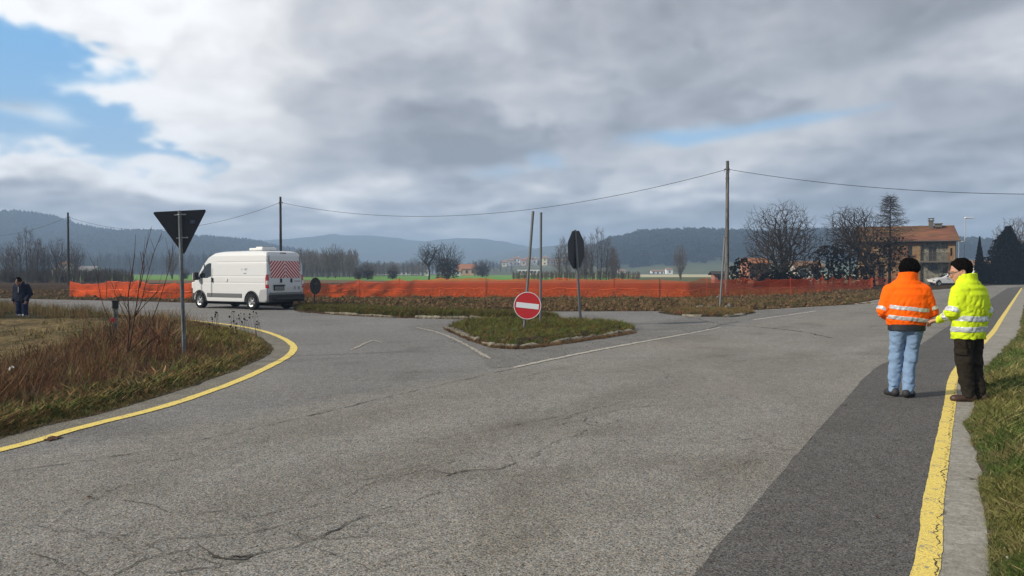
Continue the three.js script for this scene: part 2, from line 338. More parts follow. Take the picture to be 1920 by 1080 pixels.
// asphalt
{
  const left = offsetLine(yellowLeft, -0.75).filter((_, i) => i % 6 === 0).reverse();
  const poly = [[16, -9], ...along(0.1, 0, 90, 6), ...along(0.1, 93, 130, 3), ...offsetLine(farEdge, -0.6).reverse(), [-66, 64], ...left, [-14, -9]];
  const near = poly;
  const colour = (x, d) => {
    const o = x * N[0] + d * N[1], s = x * U[0] + d * U[1];
    let v = 0.35 + (fbm(s * 0.22, o * 1.1, 4, 3) - 0.5) * 0.15 + (fbm(x * 2.2, d * 2.2, 4, 8) - 0.5) * 0.07 + (fbm(s * 0.5, o * 3, 3, 28) - .5) * .04, warm = 0.021;
    const side = smooth(-7.2, -7.5, o);                 // older, bluish side road
    v = lerp(v, 0.33 + (fbm(x * 0.5, d * 0.5, 4, 31) - 0.5) * 0.11, side); warm = lerp(warm, 0.009, side);
    const dust = smooth(0.52, 0.75, fbm(x * 0.28 + 3, d * 0.28, 4, 61)); v += dust * 0.02; warm += dust * 0.006;
    const path = Math.exp(-(((o + 2.9) / 0.45) ** 2)) + Math.exp(-(((o + 4.9) / 0.45) ** 2)); v += 0.035 * path * smooth(0.3, 0.7, fbm(s * 0.15, o * 2, 3, 77));
    const stain = smooth(0.66, 0.74, fbm(x * 1.1 + 40, d * 1.1, 5, 88)) * 0.07; v -= stain; return [v + warm, v, v - warm * 1.8];
  };
  roadMesh = struct('road', sheet(near, 0.4, () => 0, colour), roadMat, 'worn grey asphalt junction with cracks');
}

const yAt = 0.004;
// darker resurfaced strip along the right edge
{
  const lft = px([[1296, 1084], [1330, 1044], [1380, 985], [1430, 930], [1480, 868], [1530, 812], [1585, 750], [1640, 692]]);
  const jag = spline([road(-5, -1.42), ...lft, ...along(-2.05, 18, 90, 6)], 500).map(([x, d]) => { const w = (noise2(x * 5, d * 5, 9) - 0.5) * 0.05; return [x + w, d + w * 0.5]; });
  const poly = [...jag, ...along(-2.05, 93, 130, 3), ...along(-0.7, 90, 130, 3).reverse(), ...yellowRight.filter((p, i) => i % 30 === 0 && p[1] < 70).reverse()];
  struct('resurfaced_strip', sheet(poly, 0.3, () => yAt, (x, d) => { const v = 0.178 + (fbm(x * 0.8, d * 0.8, 4, 5) - 0.5) * 0.035 + (fbm(x * 4, d * 4, 4, 55) - 0.5) * 0.03; return [v + 0.008, v, v - 0.012]; }), roadMat, 'smooth dark strip of newer asphalt along the right edge');
}
// pale dusty shoulder between yellow line and grass
{
  const inner = yellowRight.filter((p, i) => i % 20 === 0), outer = offsetLine(inner, 0.85);
  struct('road_shoulder', sheet([...inner, ...outer.reverse()], 0.15, () => yAt, (x, d) => { const v = 0.40 + (fbm(x * 3, d * 3, 4, 5) - 0.5) * 0.16; return [v + 0.025, v, v - 0.055]; }), shoulderMat, 'pale concrete shoulder beside the right yellow line');
  const inL = yellowLeft.filter((p, i) => i % 2 === 0);
  struct('road_shoulder', sheet([...inL, ...offsetLine(inL, -0.85).reverse()], 0.15, () => yAt, (x, d) => { const v = 0.31 + (fbm(x * 3, d * 3, 4, 5) - 0.5) * 0.16; return [v + 0.025, v, v - 0.055]; }), roadMat, 'dusty edge of asphalt inside the curved yellow line');
}
struct('yellow_line', ribbon(yellowLeft, 0.145, 2 * yAt, 0.02, 3), yellowPaint, 'yellow edge line curving round the left corner');
struct('yellow_line', ribbon(yellowRight, 0.128, 2 * yAt, 0.008, 4), yellowPaint, 'yellow edge line running along the right roadside');
{
  const w = offsetLine(yellowRight, 0.15); 
  const lineB = spline(px([[962, 690], [1040, 673], [1120, 657], [1200, 642], [1290, 626], [1352, 614]]), 80);
  struct('white_line', ribbon(lineB, 0.12, 2 * yAt, 0.05, 5), whitePaint, 'white edge line past the triangular island');
  struct('white_line', ribbon(spline(px([[1412, 600], [1470, 592], [1530, 583.5]]), 40), 0.15, 2 * yAt, 0.05, 6), whitePaint, 'short white line beyond the side lane');
  struct('white_line', ribbon(spline(px([[780, 614], [822, 624], [872, 646], [918, 673]]), 60), 0.085, 2 * yAt, 0.06, 7), fadedPaint, 'curved white line left of the triangular island');
  struct('white_line', ribbon(spline(px([[660, 657], [680, 646], [700, 639], [716, 643]]), 30), 0.06, 2 * yAt, 0.06, 8), fadedPaint, 'worn white mark on the side road');
  struct('white_line', ribbon([...spline(farEdge.slice(8, 24).map(([x, d]) => [x + 0.1, d - 0.2]), 160)], 0.12, 2 * yAt, 0.04, 9), whitePaint, 'white edge line on the far side of the main road');
}
// gravelly, loose-chipped asphalt round the island
{
  const poly = px([[760, 612], [838, 606], [1200, 604], [1405, 583], [1530, 579], [1410, 599], [1352, 612], [1200, 640], [1080, 664], [962, 688], [918, 690], [905, 672], [860, 645], [815, 625]]);
  struct('gravel', sheet(poly, 0.22, () => yAt * 0.75, (x, d) => { const v = 0.29 + (fbm(x * 2, d * 2, 4, 15) - 0.5) * 0.14; return [v + 0.012, v, v - 0.02]; }), roadMat, 'loose chippings round the island');
}
// cracks and joints
{
  const dark = M(0.06, 0.054, 0.048, 1), seal = M(0.055, 0.053, 0.05, 0.8);
  const r = rng(5);
  const crackLine = (pts, w, m, wander = 0.09, name = 'crack', step = 0.05) => {
    const base = px(pts); let len = 0; for (let i = 1; i < base.length; i++) len += Math.hypot(base[i][0] - base[i - 1][0], base[i][1] - base[i - 1][1]);
    const n = Math.max(20, Math.min(600, Math.round(len / step))), k = r() * 100;
    const s = spline(base, n).map(([x, d], i) => { const e = Math.min(1, Math.min(i, n - i) / 6); return [x + (fbm(i * 0.16, k, 4) - 0.5) * 2 * wander * e + (hash3(i, 7, k | 0) - .5) * .03 * e, d + (fbm(i * 0.16, k + 40, 4) - 0.5) * 2 * wander * e + (hash3(i, 9, k | 0) - .5) * .03 * e]; });
    return ribbon(s, w * 0.5, 1.5 * yAt, w * 1.5, k);
  };
  const J = [];
  J.push(crackLine([[-120, 912], [0, 886], [180, 862], [400, 820], [600, 775], [800, 728], [960, 692]], 0.014, dark, 0.03));
  struct('road_joint', J, dark, 'long joint between the main road and the side road');
  const T = [crackLine([[1190, 585], [1240, 587], [1300, 596], [1352, 608], [1430, 614], [1500, 622], [1560, 634]], 0.06, seal, 0.1), crackLine([[1352, 608], [1330, 617], [1290, 624]], 0.05, seal, 0.08), crackLine([[1352, 608], [1385, 603]], 0.05, seal, 0.05)];
  struct('road_joint', T, seal, 'dark sealed cracks across the junction');
  const branchy = (pts, w, seed) => { const q = rng(seed), out = [crackLine(pts, w, dark, 0.1)]; for (let k = 0; k < 7; k++) { const i = Math.floor(q() * (pts.length - 1)), t = q(), x = lerp(pts[i][0], pts[i + 1][0], t), y = lerp(pts[i][1], pts[i + 1][1], t), f = (y - 520) / 300, a = (q() - .5) * 150 * f, b = (q() - .5) * 34 * f; out.push(crackLine([[x, y], [x + a * .5, y + b * .5 + 3 * f * (q() - .5)], [x + a, y + b]], w * .45, dark, 0.08, 'crack', 0.035)); } return out; };
  const C = [
    crackLine([[960, 712], [1100, 682], [1170, 684], [1260, 690], [1340, 688], [1400, 676]], 0.011, dark), crackLine([[640, 740], [800, 715], [960, 712]], 0.008, dark, 0.05),
    crackLine([[280, 874], [420, 842], [500, 826]], 0.007, dark, 0.06), ...branchy([[795, 882], [840, 890], [880, 884], [960, 872], [1040, 828], [1100, 806]], 0.009, 3), ...branchy([[500, 1046], [590, 1010], [640, 985], [692, 966], [800, 930], [870, 905]], 0.006, 4), ...branchy([[1040, 800], [1100, 785], [1160, 770], [1230, 760]], 0.006, 5), ...branchy([[230, 1030], [330, 1010], [420, 1000], [520, 980]], 0.005, 6), ...branchy([[60, 990], [200, 1010], [330, 1040], [420, 1060]], 0.005, 9), ...branchy([[560, 930], [680, 900], [800, 870], [900, 840]], 0.0045, 10), ...branchy([[440, 960], [540, 1000], [640, 1040], [700, 1075]], 0.0045, 11), ...branchy([[1000, 700], [1120, 720], [1250, 715]], 0.006, 12), ...branchy([[700, 1060], [820, 1020], [940, 1000]], 0.004, 7), ...branchy([[1290, 900], [1380, 870], [1450, 830]], 0.004, 8),
    crackLine([[835, 892], [870, 884], [898, 881]], 0.035, dark, 0.05), crackLine([[1090, 790], [1120, 792], [1150, 796]], 0.02, dark, 0.1),
    crackLine([[210, 1080], [300, 1040], [380, 1018], [420, 1010]], 0.009, dark, 0.1), crackLine([[370, 1024], [430, 1052], [480, 1038], [520, 1030], [590, 1010], [640, 985], [692, 966]], 0.014, dark, 0.08),
    crackLine([[395, 1047], [440, 1048], [470, 1040]], 0.03, dark, 0.03), crackLine([[240, 1045], [300, 1020], [380, 1010], [440, 1000], [540, 985], [600, 968]], 0.006, dark, 0.1),
    crackLine([[440, 975], [540, 955], [640, 935], [700, 905], [800, 880]], 0.006, dark, 0.12), crackLine([[60, 985], [150, 1000], [240, 1004]], 0.007, dark, 0.08), crackLine([[100, 980], [130, 960], [200, 925]], 0.006, dark, 0.08),
    crackLine([[230, 938], [290, 950], [330, 962], [440, 958]], 0.008, dark, 0.06), crackLine([[190, 925], [225, 912]], 0.008, dark, 0.05), crackLine([[60, 1038], [120, 1062], [160, 1080]], 0.007, dark, 0.05),
    crackLine([[1040, 790], [1100, 770], [1180, 752]], 0.009, dark, 0.15), crackLine([[1080, 775], [1120, 800], [1170, 782]], 0.008, dark, 0.15), crackLine([[1100, 740], [1180, 728], [1240, 724]], 0.007, dark, 0.1),
    crackLine([[1250, 700], [1260, 720], [1300, 730]], 0.006, dark, 0.1), crackLine([[1390, 826], [1420, 820], [1440, 806]], 0.008, dark, 0.06), crackLine([[960, 800], [1000, 790], [1060, 780]], 0.008, dark, 0.1),
    crackLine([[530, 1010], [620, 1012], [760, 1000]], 0.005, dark, 0.1), crackLine([[700, 950], [730, 960], [800, 958]], 0.005, dark, 0.1), crackLine([[1400, 850], [1460, 842], [1500, 846]], 0.005, dark, 0.05),
    crackLine([[900, 900], [980, 890], [1010, 880]], 0.005, dark, 0.1), crackLine([[310, 1076], [420, 1060], [480, 1058], [600, 1060]], 0.006, dark, 0.1)
  ];
  for (const [c] of C.filter(Boolean).map((c) => [c])) { const o = part('crack', c, dark, roadMesh); }
  // crack in the yellow line on the right
  const yc = offsetLine(spline(px([[1742, 1080], [1757, 960], [1768, 860], [1782, 770], [1793, 705]]), 520), 0.02).map(([x, d], i) => { const w = (fbm(i * 0.35, 3, 4) - 0.5) * 0.06; return [x + w, d - w]; });
  part('crack', ribbon(yc, 0.002, 2.6 * yAt, 0.010, 3), dark, roadMesh);
  const y2 = offsetLine(spline(px([[1762, 1080], [1778, 930], [1788, 860]]), 120), 0.04).map(([x, d], i) => { const w = (fbm(i * 0.3, 9, 3) - 0.5) * 0.08; return [x + w, d - w]; });
  if (0) part('crack', ribbon(y2, 0.0025, 1.6 * yAt, 0.009, 3), dark, roadMesh);
}
// ---- left verge
const vergeLeftEdge = offsetLine(yellowLeft, -0.42).map(([x, d]) => { const w = (fbm(x * 2.5, d * 2.5, 3, 4) - 0.5) * 0.35; return [x - w * 0.6, d]; });
const leftPoly = [...vergeLeftEdge.filter((_, i) => i % 2 === 0), [-75, 52], [-75, -6]];
function leftHeight(x, d, s) { const back = smooth(3, 9, s); return 0.006 + 0.07 * smooth(0, 1.2, s) + (fbm(x * 0.9, d * 0.9, 3, 2) - 0.5) * 0.12 * smooth(0.2, 1.5, s) - 0.26 * back; }
const leftS = (x, d) => -sdPoly(x, d, leftPoly);
const zone = { tan: (x, d) => smooth(0.35, 0.6, smooth(-7.5, -9.5, x + (d - 14) * 0.25) * smooth(10.5, 13, d) * (1 - smooth(25, 27, d)) + (fbm(x * 0.4, d * 0.4, 3, 6) - 0.5) * 0.4) };
{
  const colour = (x, d, s) => {
    const n = fbm(x * 1.3, d * 1.3, 4, 9), t = zone.tan(x, d), g = smooth(0.5, 0.7, fbm(x * 0.5 + 9, d * 0.5, 3, 19));
    let c = [0.07, 0.05, 0.03]; c = c.map((v, k) => lerp(v, [0.25, 0.185, 0.09][k] * (0.55 + 0.9 * fbm(x * 0.9 + 5, d * 0.9, 4, 44)), t)); c = c.map((v, k) => lerp(v, [0.09, 0.10, 0.035][k], g * 0.6));
    const e = 1 - smooth(0, 0.5, s); return c.map((v, k) => lerp(v * (0.7 + n * 0.6), [0.15, 0.12, 0.08][k], e));
  };
  struct('grass_verge', sheet(leftPoly, 0.3, leftHeight, colour), earthMat, 'rough ground of the left corner');
}
// ---- right verge
const vergeRightEdge = spline([road(-5, 0.05), ...px([[1868, 1080], [1846, 970], [1841, 880], [1812, 806], [1826, 760], [1842, 700]]), ...along(-0.3, 24, 88, 8)], 300).concat(along(-0.3, 90, 130, 2)).map(([x, d]) => { const w = (fbm(x * 3, d * 3, 3, 14) - 0.5) * 0.16; return [x + w, d - w * 0.5]; });
const rightPoly = [...vergeRightEdge, [150, 60], [150, -6], [20, -8]];
function rightHeight(x, d, s) { return 0.006 + 0.05 * smooth(0, 0.6, s) + (fbm(x * 0.8, d * 0.8, 3, 2) - 0.4) * 0.13 * smooth(0.1, 1.2, s) + 0.35 * smooth(2, 9, s); }
{
  const colour = (x, d, s) => { const n = fbm(x * 1.5, d * 1.5, 4, 3), t = smooth(0.45, 0.65, fbm(x * 0.7, d * 0.7, 3, 29)), e = 1 - smooth(0, 0.35, s); let c = [0.085, 0.085, 0.035].map((v, k) => lerp(v, [0.17, 0.14, 0.07][k], t)); return c.map((v, k) => lerp(v * (0.7 + 0.6 * n), [0.2, 0.165, 0.11][k], e)); };
  struct('grass_verge', sheet(rightPoly, 0.35, rightHeight, colour), earthMat, 'grassy right roadside');
}
// ---- ploughed soil beyond the junction, and the fields behind
const soilPoly = [...farEdge.filter((p, i) => i < 19), [62, 100], [62, 112], [-90, 112], [-90, 60]];
function soilHeight(x, d, s) { return 0.006 + smooth(0, 1.0, s) * (0.10 + (fbm(x * 1.1, d * 1.1, 3, 2) - 0.5) * 0.30 + (fbm(x * 3.4, d * 3.4, 3, 22) - 0.5) * 0.22) * (1 - smooth(75, 100, d) * 0.7); }
{
  const colour = (x, d, s) => { const n = fbm(x * 1.6, d * 1.6, 4, 3), g = smooth(0.50, 0.68, fbm(x * 0.35, d * 0.5, 3, 12)) * smooth(5, 1, s); let c = [0.10, 0.062, 0.034].map((v) => v * (0.6 + n * 0.8)); return c.map((v, k) => lerp(v, [0.09, 0.085, 0.03][k], g * 0.6)); };
  struct('ploughed_soil', sheet(soilPoly, 0.4, soilHeight, colour), earthMat, 'brown ploughed soil behind the fence');
  const fieldPoly = [[-420, 96], [420, 96], [420, 560], [-420, 560]];
  const fc = (x, d) => {
    const n = fbm(x * 0.05, d * 0.05, 4, 3), az = x / d, brown = [0.12, 0.08, 0.045], green = [0.12, 0.235, 0.05], dull = [0.10, 0.105, 0.045], tan = [0.42, 0.38, 0.24];
    let c = brown.map((v, k) => lerp(v, green[k], smooth(150, 160, d + (n - 0.5) * 20)));
    const e = smooth(0.14, 0.16, az); c = c.map((v, k) => lerp(v, dull[k], e)); c = c.map((v, k) => lerp(v, tan[k], e * smooth(240, 250, d)));
    c = c.map((v, k) => lerp(v, dull[k], smooth(380, 420, d) * (1 - e))); return c.map((v) => v * (0.75 + n * 0.5));
  };
  struct('field', sheet(fieldPoly, 5, (x, d, s) => -0.05 + (fbm(x * 0.02, d * 0.02, 2, 7) - 0.5) * 0.25 * smooth(0, 20, s), fc), farMat, 'green winter field across the valley');
}

// ------------------------------------------------------------------ islands with stone kerbs
const stoneMat = new THREE.MeshStandardMaterial({ color: new THREE.Color().setRGB(0.34, 0.30, 0.22), map: earthTex, roughness: 0.95, bumpMap: earthTex, bumpScale: 0.02 });
const stoneMat2 = stoneMat.clone(); stoneMat2.color.setRGB(0.26, 0.23, 0.17);
const stoneMat3 = stoneMat.clone(); stoneMat3.color.setRGB(0.42, 0.38, 0.29);
function roughBlock(l, h, w, seed, amp = 0.16) {   // chipped stone
  const g = mergeVertices((() => { const b = new THREE.BoxGeometry(l, h, w, 5, 2, 2); b.deleteAttribute('uv'); b.deleteAttribute('normal'); return b; })());
  const p = g.attributes.position, uv = [];
  for (let i = 0; i < p.count; i++) {
    let x = p.getX(i), y = p.getY(i), z = p.getZ(i); const k = amp * Math.min(l, h, w);
    const rx = Math.abs(x) / (l / 2), ry = Math.abs(y) / (h / 2), rz = Math.abs(z) / (w / 2), c = (rx > .95) + (ry > .95) + (rz > .95);
    const s = c >= 2 ? 0.9 : 1; x *= c >= 2 && rx > .95 ? 0.97 : 1; y *= s; z *= s;
    p.setXYZ(i, x + (noise3(x * 4 + seed, y * 9, z * 9) - .5) * k * 2, y + (noise3(x * 4, y * 9 + seed, z * 9 + 5) - .5) * k * 2, z + (noise3(x * 4 + 9, y * 9, z * 9 + seed) - .5) * k * 2);
    uv.push(p.getX(i) * 1 + seed * .37, p.getY(i) + p.getZ(i));
  }
  g.setAttribute('uv', new THREE.Float32BufferAttribute(uv, 2)); g.computeVertexNormals(); return g;
}
const kerbShapes = [1, 2, 3, 4, 5, 6].map((k) => roughBlock(1, 0.2, 0.2, k * 7.3, 0.22));
function kerbs(parent, line, len, r, miss = 0, w = 1) {
  let total = 0; for (let i = 1; i < line.length; i++) total += Math.hypot(line[i][0] - line[i - 1][0], line[i][1] - line[i - 1][1]);
  const n = Math.max(1, Math.round(total / len)), pts = spline(line, n * 4);
  for (let i = 0; i < n; i++) {
    if (r() < miss) continue;
    const a = pts[i * 4], b = pts[i * 4 + 4], L = Math.hypot(b[0] - a[0], b[1] - a[1]);
    const o = part('kerb_stone', kerbShapes[Math.floor(r() * 6)], [stoneMat, stoneMat2, stoneMat3][Math.floor(r() * 3)], parent);
    o.position.set((a[0] + b[0]) / 2, -0.03 + r() * 0.03, -(a[1] + b[1]) / 2); o.rotation.set((r() - .5) * .16, Math.atan2(b[1] - a[1], b[0] - a[0]) + (r() - .5) * .08, (r() - .5) * .1); o.scale.set(L * (0.96 + r() * .08), 0.72 + r() * 0.3, w * (0.7 + r() * .4));
  }
}
function island(poly, label, hgt, kerbLines, len, seed, miss) {
  const g = new THREE.Group(); g.name = numbered('traffic_island'); scene.add(g); g.userData = { kind: 'structure', label, category: 'traffic island' };
  part('island_soil', sheet(poly, 0.14, (x, d, s) => 0.006 + hgt * smooth(0, 0.5, s) + (fbm(x * 2, d * 2, 3, seed) - .5) * .08 * smooth(0, .3, s), (x, d, s) => { const n = 0.6 + fbm(x * 2.5, d * 2.5, 4, 3) * 0.8; return [0.095 * n, 0.075 * n, 0.045 * n]; }), earthMat, g);
  const r = rng(seed); for (const l of kerbLines) kerbs(g, px(l), len, r, miss);
  return g;
}
const triPoly = spline(px([[838, 616], [886, 636], [930, 650], [972, 652], [1020, 647], [1091, 637], [1140, 630], [1190, 622], [1172, 613], [1100, 608], [1020, 606], [948, 606], [870, 608], [838, 616]]), 90);
const longPoly = spline(px([[552, 583], [618, 588], [709, 593.5], [785, 596.5], [896, 598], [972, 599.5], [1030, 600], [1056, 599], [1030, 595], [930, 590.5], [817, 588], [720, 583], [620, 577], [560, 577], [552, 583]]), 120);
const smallPoly = spline(px([[1236, 587], [1262, 590.5], [1307, 593.5], [1360, 594.5], [1396, 590.5], [1416, 585.5], [1380, 582], [1300, 582], [1236, 585], [1236, 587]]), 70);
island(triPoly, 'triangular traffic island with broken stone kerb and grass', 0.12, [[[838, 616], [886, 636.5], [930, 650.5], [972, 652.5]], [[976, 652.5], [1020, 647.5], [1091, 637.5], [1140, 630.5], [1186, 623]]], 0.62, 21, 0.16);
island(longPoly, 'long low traffic island with pale stone kerb', 0.12, [[[612, 588.5], [709, 594], [785, 597], [896, 598.5], [972, 600], [1034, 600.5]], [[817, 587.5], [930, 590], [1030, 594.5]]], 1.0, 22, 0.05);
island(smallPoly, 'small traffic island under the leaning post', 0.10, [[[1240, 588], [1262, 591], [1307, 594], [1360, 595], [1394, 591]]], 0.8, 23, 0.1);

// ------------------------------------------------------------------ grass and dry stalks, one object per stand
function blades(n, h, spread, w, seed, lean = 0.5, kink = 0) {
  const r = rng(seed), pos = [], idx = [], col = [];
  for (let b = 0; b < n; b++) {
    const a = r() * 6.283, q = Math.sqrt(r()) * spread, x = Math.cos(a) * q, z = Math.sin(a) * q, hh = h * (0.45 + r() * 0.75), ld = r() * 6.283, ll = hh * lean * (0.2 + r()), ww = w * (0.6 + r() * 0.8), fa = r() * 6.283;
    const cx = Math.cos(fa) * ww / 2, cz = Math.sin(fa) * ww / 2, k = pos.length / 3, c = 0.75 + r() * 0.5, kx = (r() - .5) * kink * hh, kz = (r() - .5) * kink * hh;
    for (const [t, f] of [[0, 1], [0.5, 0.8], [1, 0.15]]) { const bx = x + Math.cos(ld) * ll * t * t + kx * (t === 0.5), bz = z + Math.sin(ld) * ll * t * t + kz * (t === 0.5), y = hh * t * (1 - 0.25 * lean * t); pos.push(bx - cx * f, y, bz - cz * f, bx + cx * f, y, bz + cz * f); col.push(c, c, c, c, c, c); }
    idx.push(k, k + 1, k + 3, k, k + 3, k + 2, k + 2, k + 3, k + 5, k + 2, k + 5, k + 4);
  }
  const g = new THREE.BufferGeometry(); g.setAttribute('position', new THREE.Float32BufferAttribute(pos, 3)); g.setAttribute('color', new THREE.Float32BufferAttribute(col, 3)); g.setIndex(idx); g.computeVertexNormals(); return g;
}
const leafMat = new THREE.MeshPhysicalMaterial({ vertexColors: true, roughness: 0.9, specularIntensity: 0.2 });
function scatter(name, label, category, geo, spots) {   // spots: {x, d, y, s, c, sy}
  const o = new THREE.InstancedMesh(geo, leafMat, spots.length), m = new THREE.Matrix4(), q = new THREE.Quaternion(), e = new THREE.Euler(), c = new THREE.Color();
  spots.forEach((p, i) => { e.set(p.tx ?? 0, p.a ?? 0, p.tz ?? 0); q.setFromEuler(e); m.compose(V(p.x, p.y, -p.d), q, V(p.s, p.s * (p.sy ?? 1), p.s)); o.setMatrixAt(i, m); o.setColorAt(i, c.setRGB(...p.c)); });
  o.name = numbered(name); o.castShadow = o.receiveShadow = true; o.userData = { label, category, kind: 'stuff' }; scene.add(o); return o;
}
const mixc = (a, b, t) => a.map((v, k) => lerp(v, b[k], t));
{
  const r = rng(77), short = blades(12, 0.10, 0.07, 0.007, 1, 1.0), mid = blades(13, 0.16, 0.08, 0.008, 2, 1.1), thin = blades(8, 0.6, 0.2, 0.010, 3, 0.5, 0.3), brush = blades(8, 0.75, 0.24, 0.015, 4, 0.6, 0.5), broad = blades(9, 0.12, 0.09, 0.03, 6, 1.2);
  const gG = [0.075, 0.115, 0.028], gD = [0.045, 0.07, 0.02], gY = [0.16, 0.16, 0.05], straw = [0.29, 0.225, 0.11], rust = [0.20, 0.098, 0.05], dark = [0.075, 0.048, 0.028], olive = [0.13, 0.105, 0.025];
  // right verge
  const R1 = [], R2 = [], R3 = [];
  for (let k = 0; k < 46000; k++) {
    const d = 3.2 + 50 * r() ** 2.1, s = r() ** 1.5 * (2.2 + d * 0.22), j = Math.floor(d / 0.5);
    const e = rightEdgeAt(d), x = e + 0.03 + s; if ((x / d) > 0.72 || s < 0) continue;
    const t = fbm(x * 0.9, d * 0.9, 3, 29), u = fbm(x * 2.3, d * 2.3, 3, 59); if (u < 0.4 && s > 0.2 && r() < 0.75) continue;
    let c = mixc(gG, gY, smooth(0.4, 0.65, t)); c = mixc(c, straw, smooth(0.48, 0.66, u) * 0.8 * r()); if (r() < 0.12) c = straw; if (r() < 0.12) c = gD; const v = 0.75 + r() * 0.5; c = c.map((q) => q * v);
    const y = rightHeight(x, d, s) - 0.01, sc = (0.55 + 0.7 * smooth(0, 0.4, s)) * (0.7 + r() * 0.6);
    (s < 0.15 ? R1 : r() < 0.5 ? R2 : r() < 0.12 ? R3 : R1).push({ x, d, y, s: sc, a: r() * 6.28, c });
  }
  scatter('short_grass', 'short green and yellowed grass of the right roadside', 'grass', short, R1); scatter('grass', 'longer green grass blades on the right roadside', 'grass', mid, R2); scatter('weeds', 'broad leaved weeds in the right roadside grass', 'weeds', broad, R3);
  // left verge
  const L1 = [], L2 = [], L3 = [], L4 = [];
  for (let k = 0; k < 90000; k++) {
    const d = 5.5 + 36 * r() ** 1.35, x = -3.5 - r() * (d * 0.75); if (Math.abs(x / d) > 0.72) continue;
    const s = leftS(x, d); if (s < 0.02) continue; if (Math.abs(x / d + .622) < .026 && d > 21 && d < 28.6 && r() < .93) continue;
    const y = leftHeight(x, d, s) - 0.02, t = zone.tan(x, d), n = fbm(x * 0.8, d * 0.8, 3, 71), yell = Math.exp(-(((x + 7.6) / 2.2) ** 2 + ((d - 18.6) / 2.4) ** 2)), nearFront = 1 - smooth(12, 17, d + x * 0.1), p = { x, d, y, a: r() * 6.28 }, v = 0.7 + r() * 0.6;
    const front = s < 1.1 && d < 17.5;
    if (s < 0.55 || (front && r() < 0.25 * (1.3 - s))) { p.c = mixc(n > 0.5 ? gG : gD, straw, r() < 0.16 ? 0.7 : 0).map((q) => q * v); p.s = 0.6 + smooth(0, 0.5, s) * (0.8 + r() * 0.8); if (r() < .62) p.c = mixc(mixc(rust, olive, r()), straw, r() * .5).map((q) => q * v); (r() < 0.015 ? L2 : L1).push(p); continue; }
    if (t > 0.45 && r() < .022) { p.c = mixc(mixc(olive, straw, r()), dark, r() * .6).map((q) => q * v); p.s = 1.0 + r() * 1.4; L1.push(p); continue; }
    if (t > 0.45) { if (r() < 0.35 + .5 * (fbm(x * 1.2, d * 1.2, 3, 15) < .45)) continue; p.c = mixc(straw, n > 0.62 ? gG : olive, smooth(0.5, 0.66, n) * r()).map((q) => q * v * 1.1); p.s = 0.5 + r() * 0.4; p.sy = 0.6; L1.push(p); continue; }
    if (r() < yell * 0.9) { p.c = mixc(olive, gY, r() * 0.7).map((q) => q * v * 1.1); p.s = 0.9 + r() * 0.9; L1.push(p); continue; }
    if (d > 22) { if (r() < 0.3) continue; p.c = mixc(mixc(gD, rust, r()), straw, r() * 0.35).map((q) => q * v); p.s = 0.45 + r() * 0.5; (r() < 0.35 ? L3 : L1).push(p); if (L1.at(-1) === p) p.s += 0.6; continue; }
    if (r() < 0.6) continue;
    p.c = mixc(mixc(rust, dark, r() ** .6), straw, r() < 0.22 ? 0.5 * r() + 0.3 : 0).map((q) => q * v * (r() < .1 ? 1.6 : 1)); const tall = smooth(0.45, 2.2, s) * (0.35 + 0.8 * fbm(x * 0.6, d * 0.6, 3, 91));
    p.s = Math.max(0.25, tall * (0.6 + r() * 0.45)) * (d < 8 ? 0.8 : 1); p.tx = (r() - .5) * .9; p.tz = (r() - .5) * .9; (r() < 0.5 ? L3 : L4).push(p);
  }
  scatter('grass', 'short straw and green grass on the left corner', 'grass', short, L1); scatter('weeds', 'broad green weeds fringing the left yellow line', 'weeds', broad, L2);
  scatter('dry_grass', 'thin dry grass stalks on the left corner', 'dry grass', thin, L3); scatter('dry_brush', 'reddish brown dry brush on the left corner', 'dry brush', brush, L4);
  // islands
  const tuft = (poly, n, cf, ed, hs) => { const a = []; let x0 = 1e9, x1 = -1e9, d0 = 1e9, d1 = -1e9; for (const [x, d] of poly) { x0 = Math.min(x0, x); x1 = Math.max(x1, x); d0 = Math.min(d0, d); d1 = Math.max(d1, d); } while (a.length < n) { const x = lerp(x0, x1, r()), d = lerp(d0, d1, r()), s = -sdPoly(x, d, poly); if (s < ed) continue; a.push({ x, d, y: 0.03 + 0.09 * smooth(0, .5, s), s: (0.7 + r() * 0.7) * hs(x, d), a: r() * 6.28, c: cf(x, d).map((q) => q * (0.7 + r() * 0.6)) }); } return a; };
  const back = (x, d) => smooth(20.5, 23, d + x * 0.1);
  scatter('grass', 'green and brown grass on the triangular island', 'grass', mid, tuft(triPoly, 3200, (x, d) => mixc(mixc(gG, olive, r()), r() < 0.2 ? straw : dark, r() * 0.5), 0.06, (x, d) => 0.65 + 0.4 * back(x, d)));
  scatter('grass', 'dark green grass on the long island', 'grass', mid, tuft(longPoly, 5200, (x, d) => mixc(mixc(gD, olive, r() * .7), rust, r() * .3), 0.1, () => 1.1));
  scatter('grass', 'low brown green grass on the small island', 'grass', mid, tuft(smallPoly, 1500, () => mixc(mixc(gD, rust, r()), straw, r() * 0.3), 0.08, () => 0.8));
  const KW = []; for (const [line, n] of [[[[838, 616.5], [886, 637.5], [930, 652]], 700], [[[930, 652], [972, 654], [1020, 649], [1091, 639], [1140, 632], [1186, 624]], 1100], [[[560, 585], [709, 594.5], [896, 599], [1034, 601]], 500]]) { const p = spline(px(line), 80); for (let k = 0; k < n; k++) { const q = p[Math.floor(r() * 80)]; const v = .6 + r() * .7; KW.push({ x: q[0] + (r() - .5) * .22, d: q[1] + (r() - .5) * .2 - .04, y: 0, s: .3 + r() * .45, a: r() * 6.28, c: mixc(mixc(dark, rust, r() * .6), r() < .3 ? gD : straw, r() * .3).map((q2) => q2 * v) }); } }
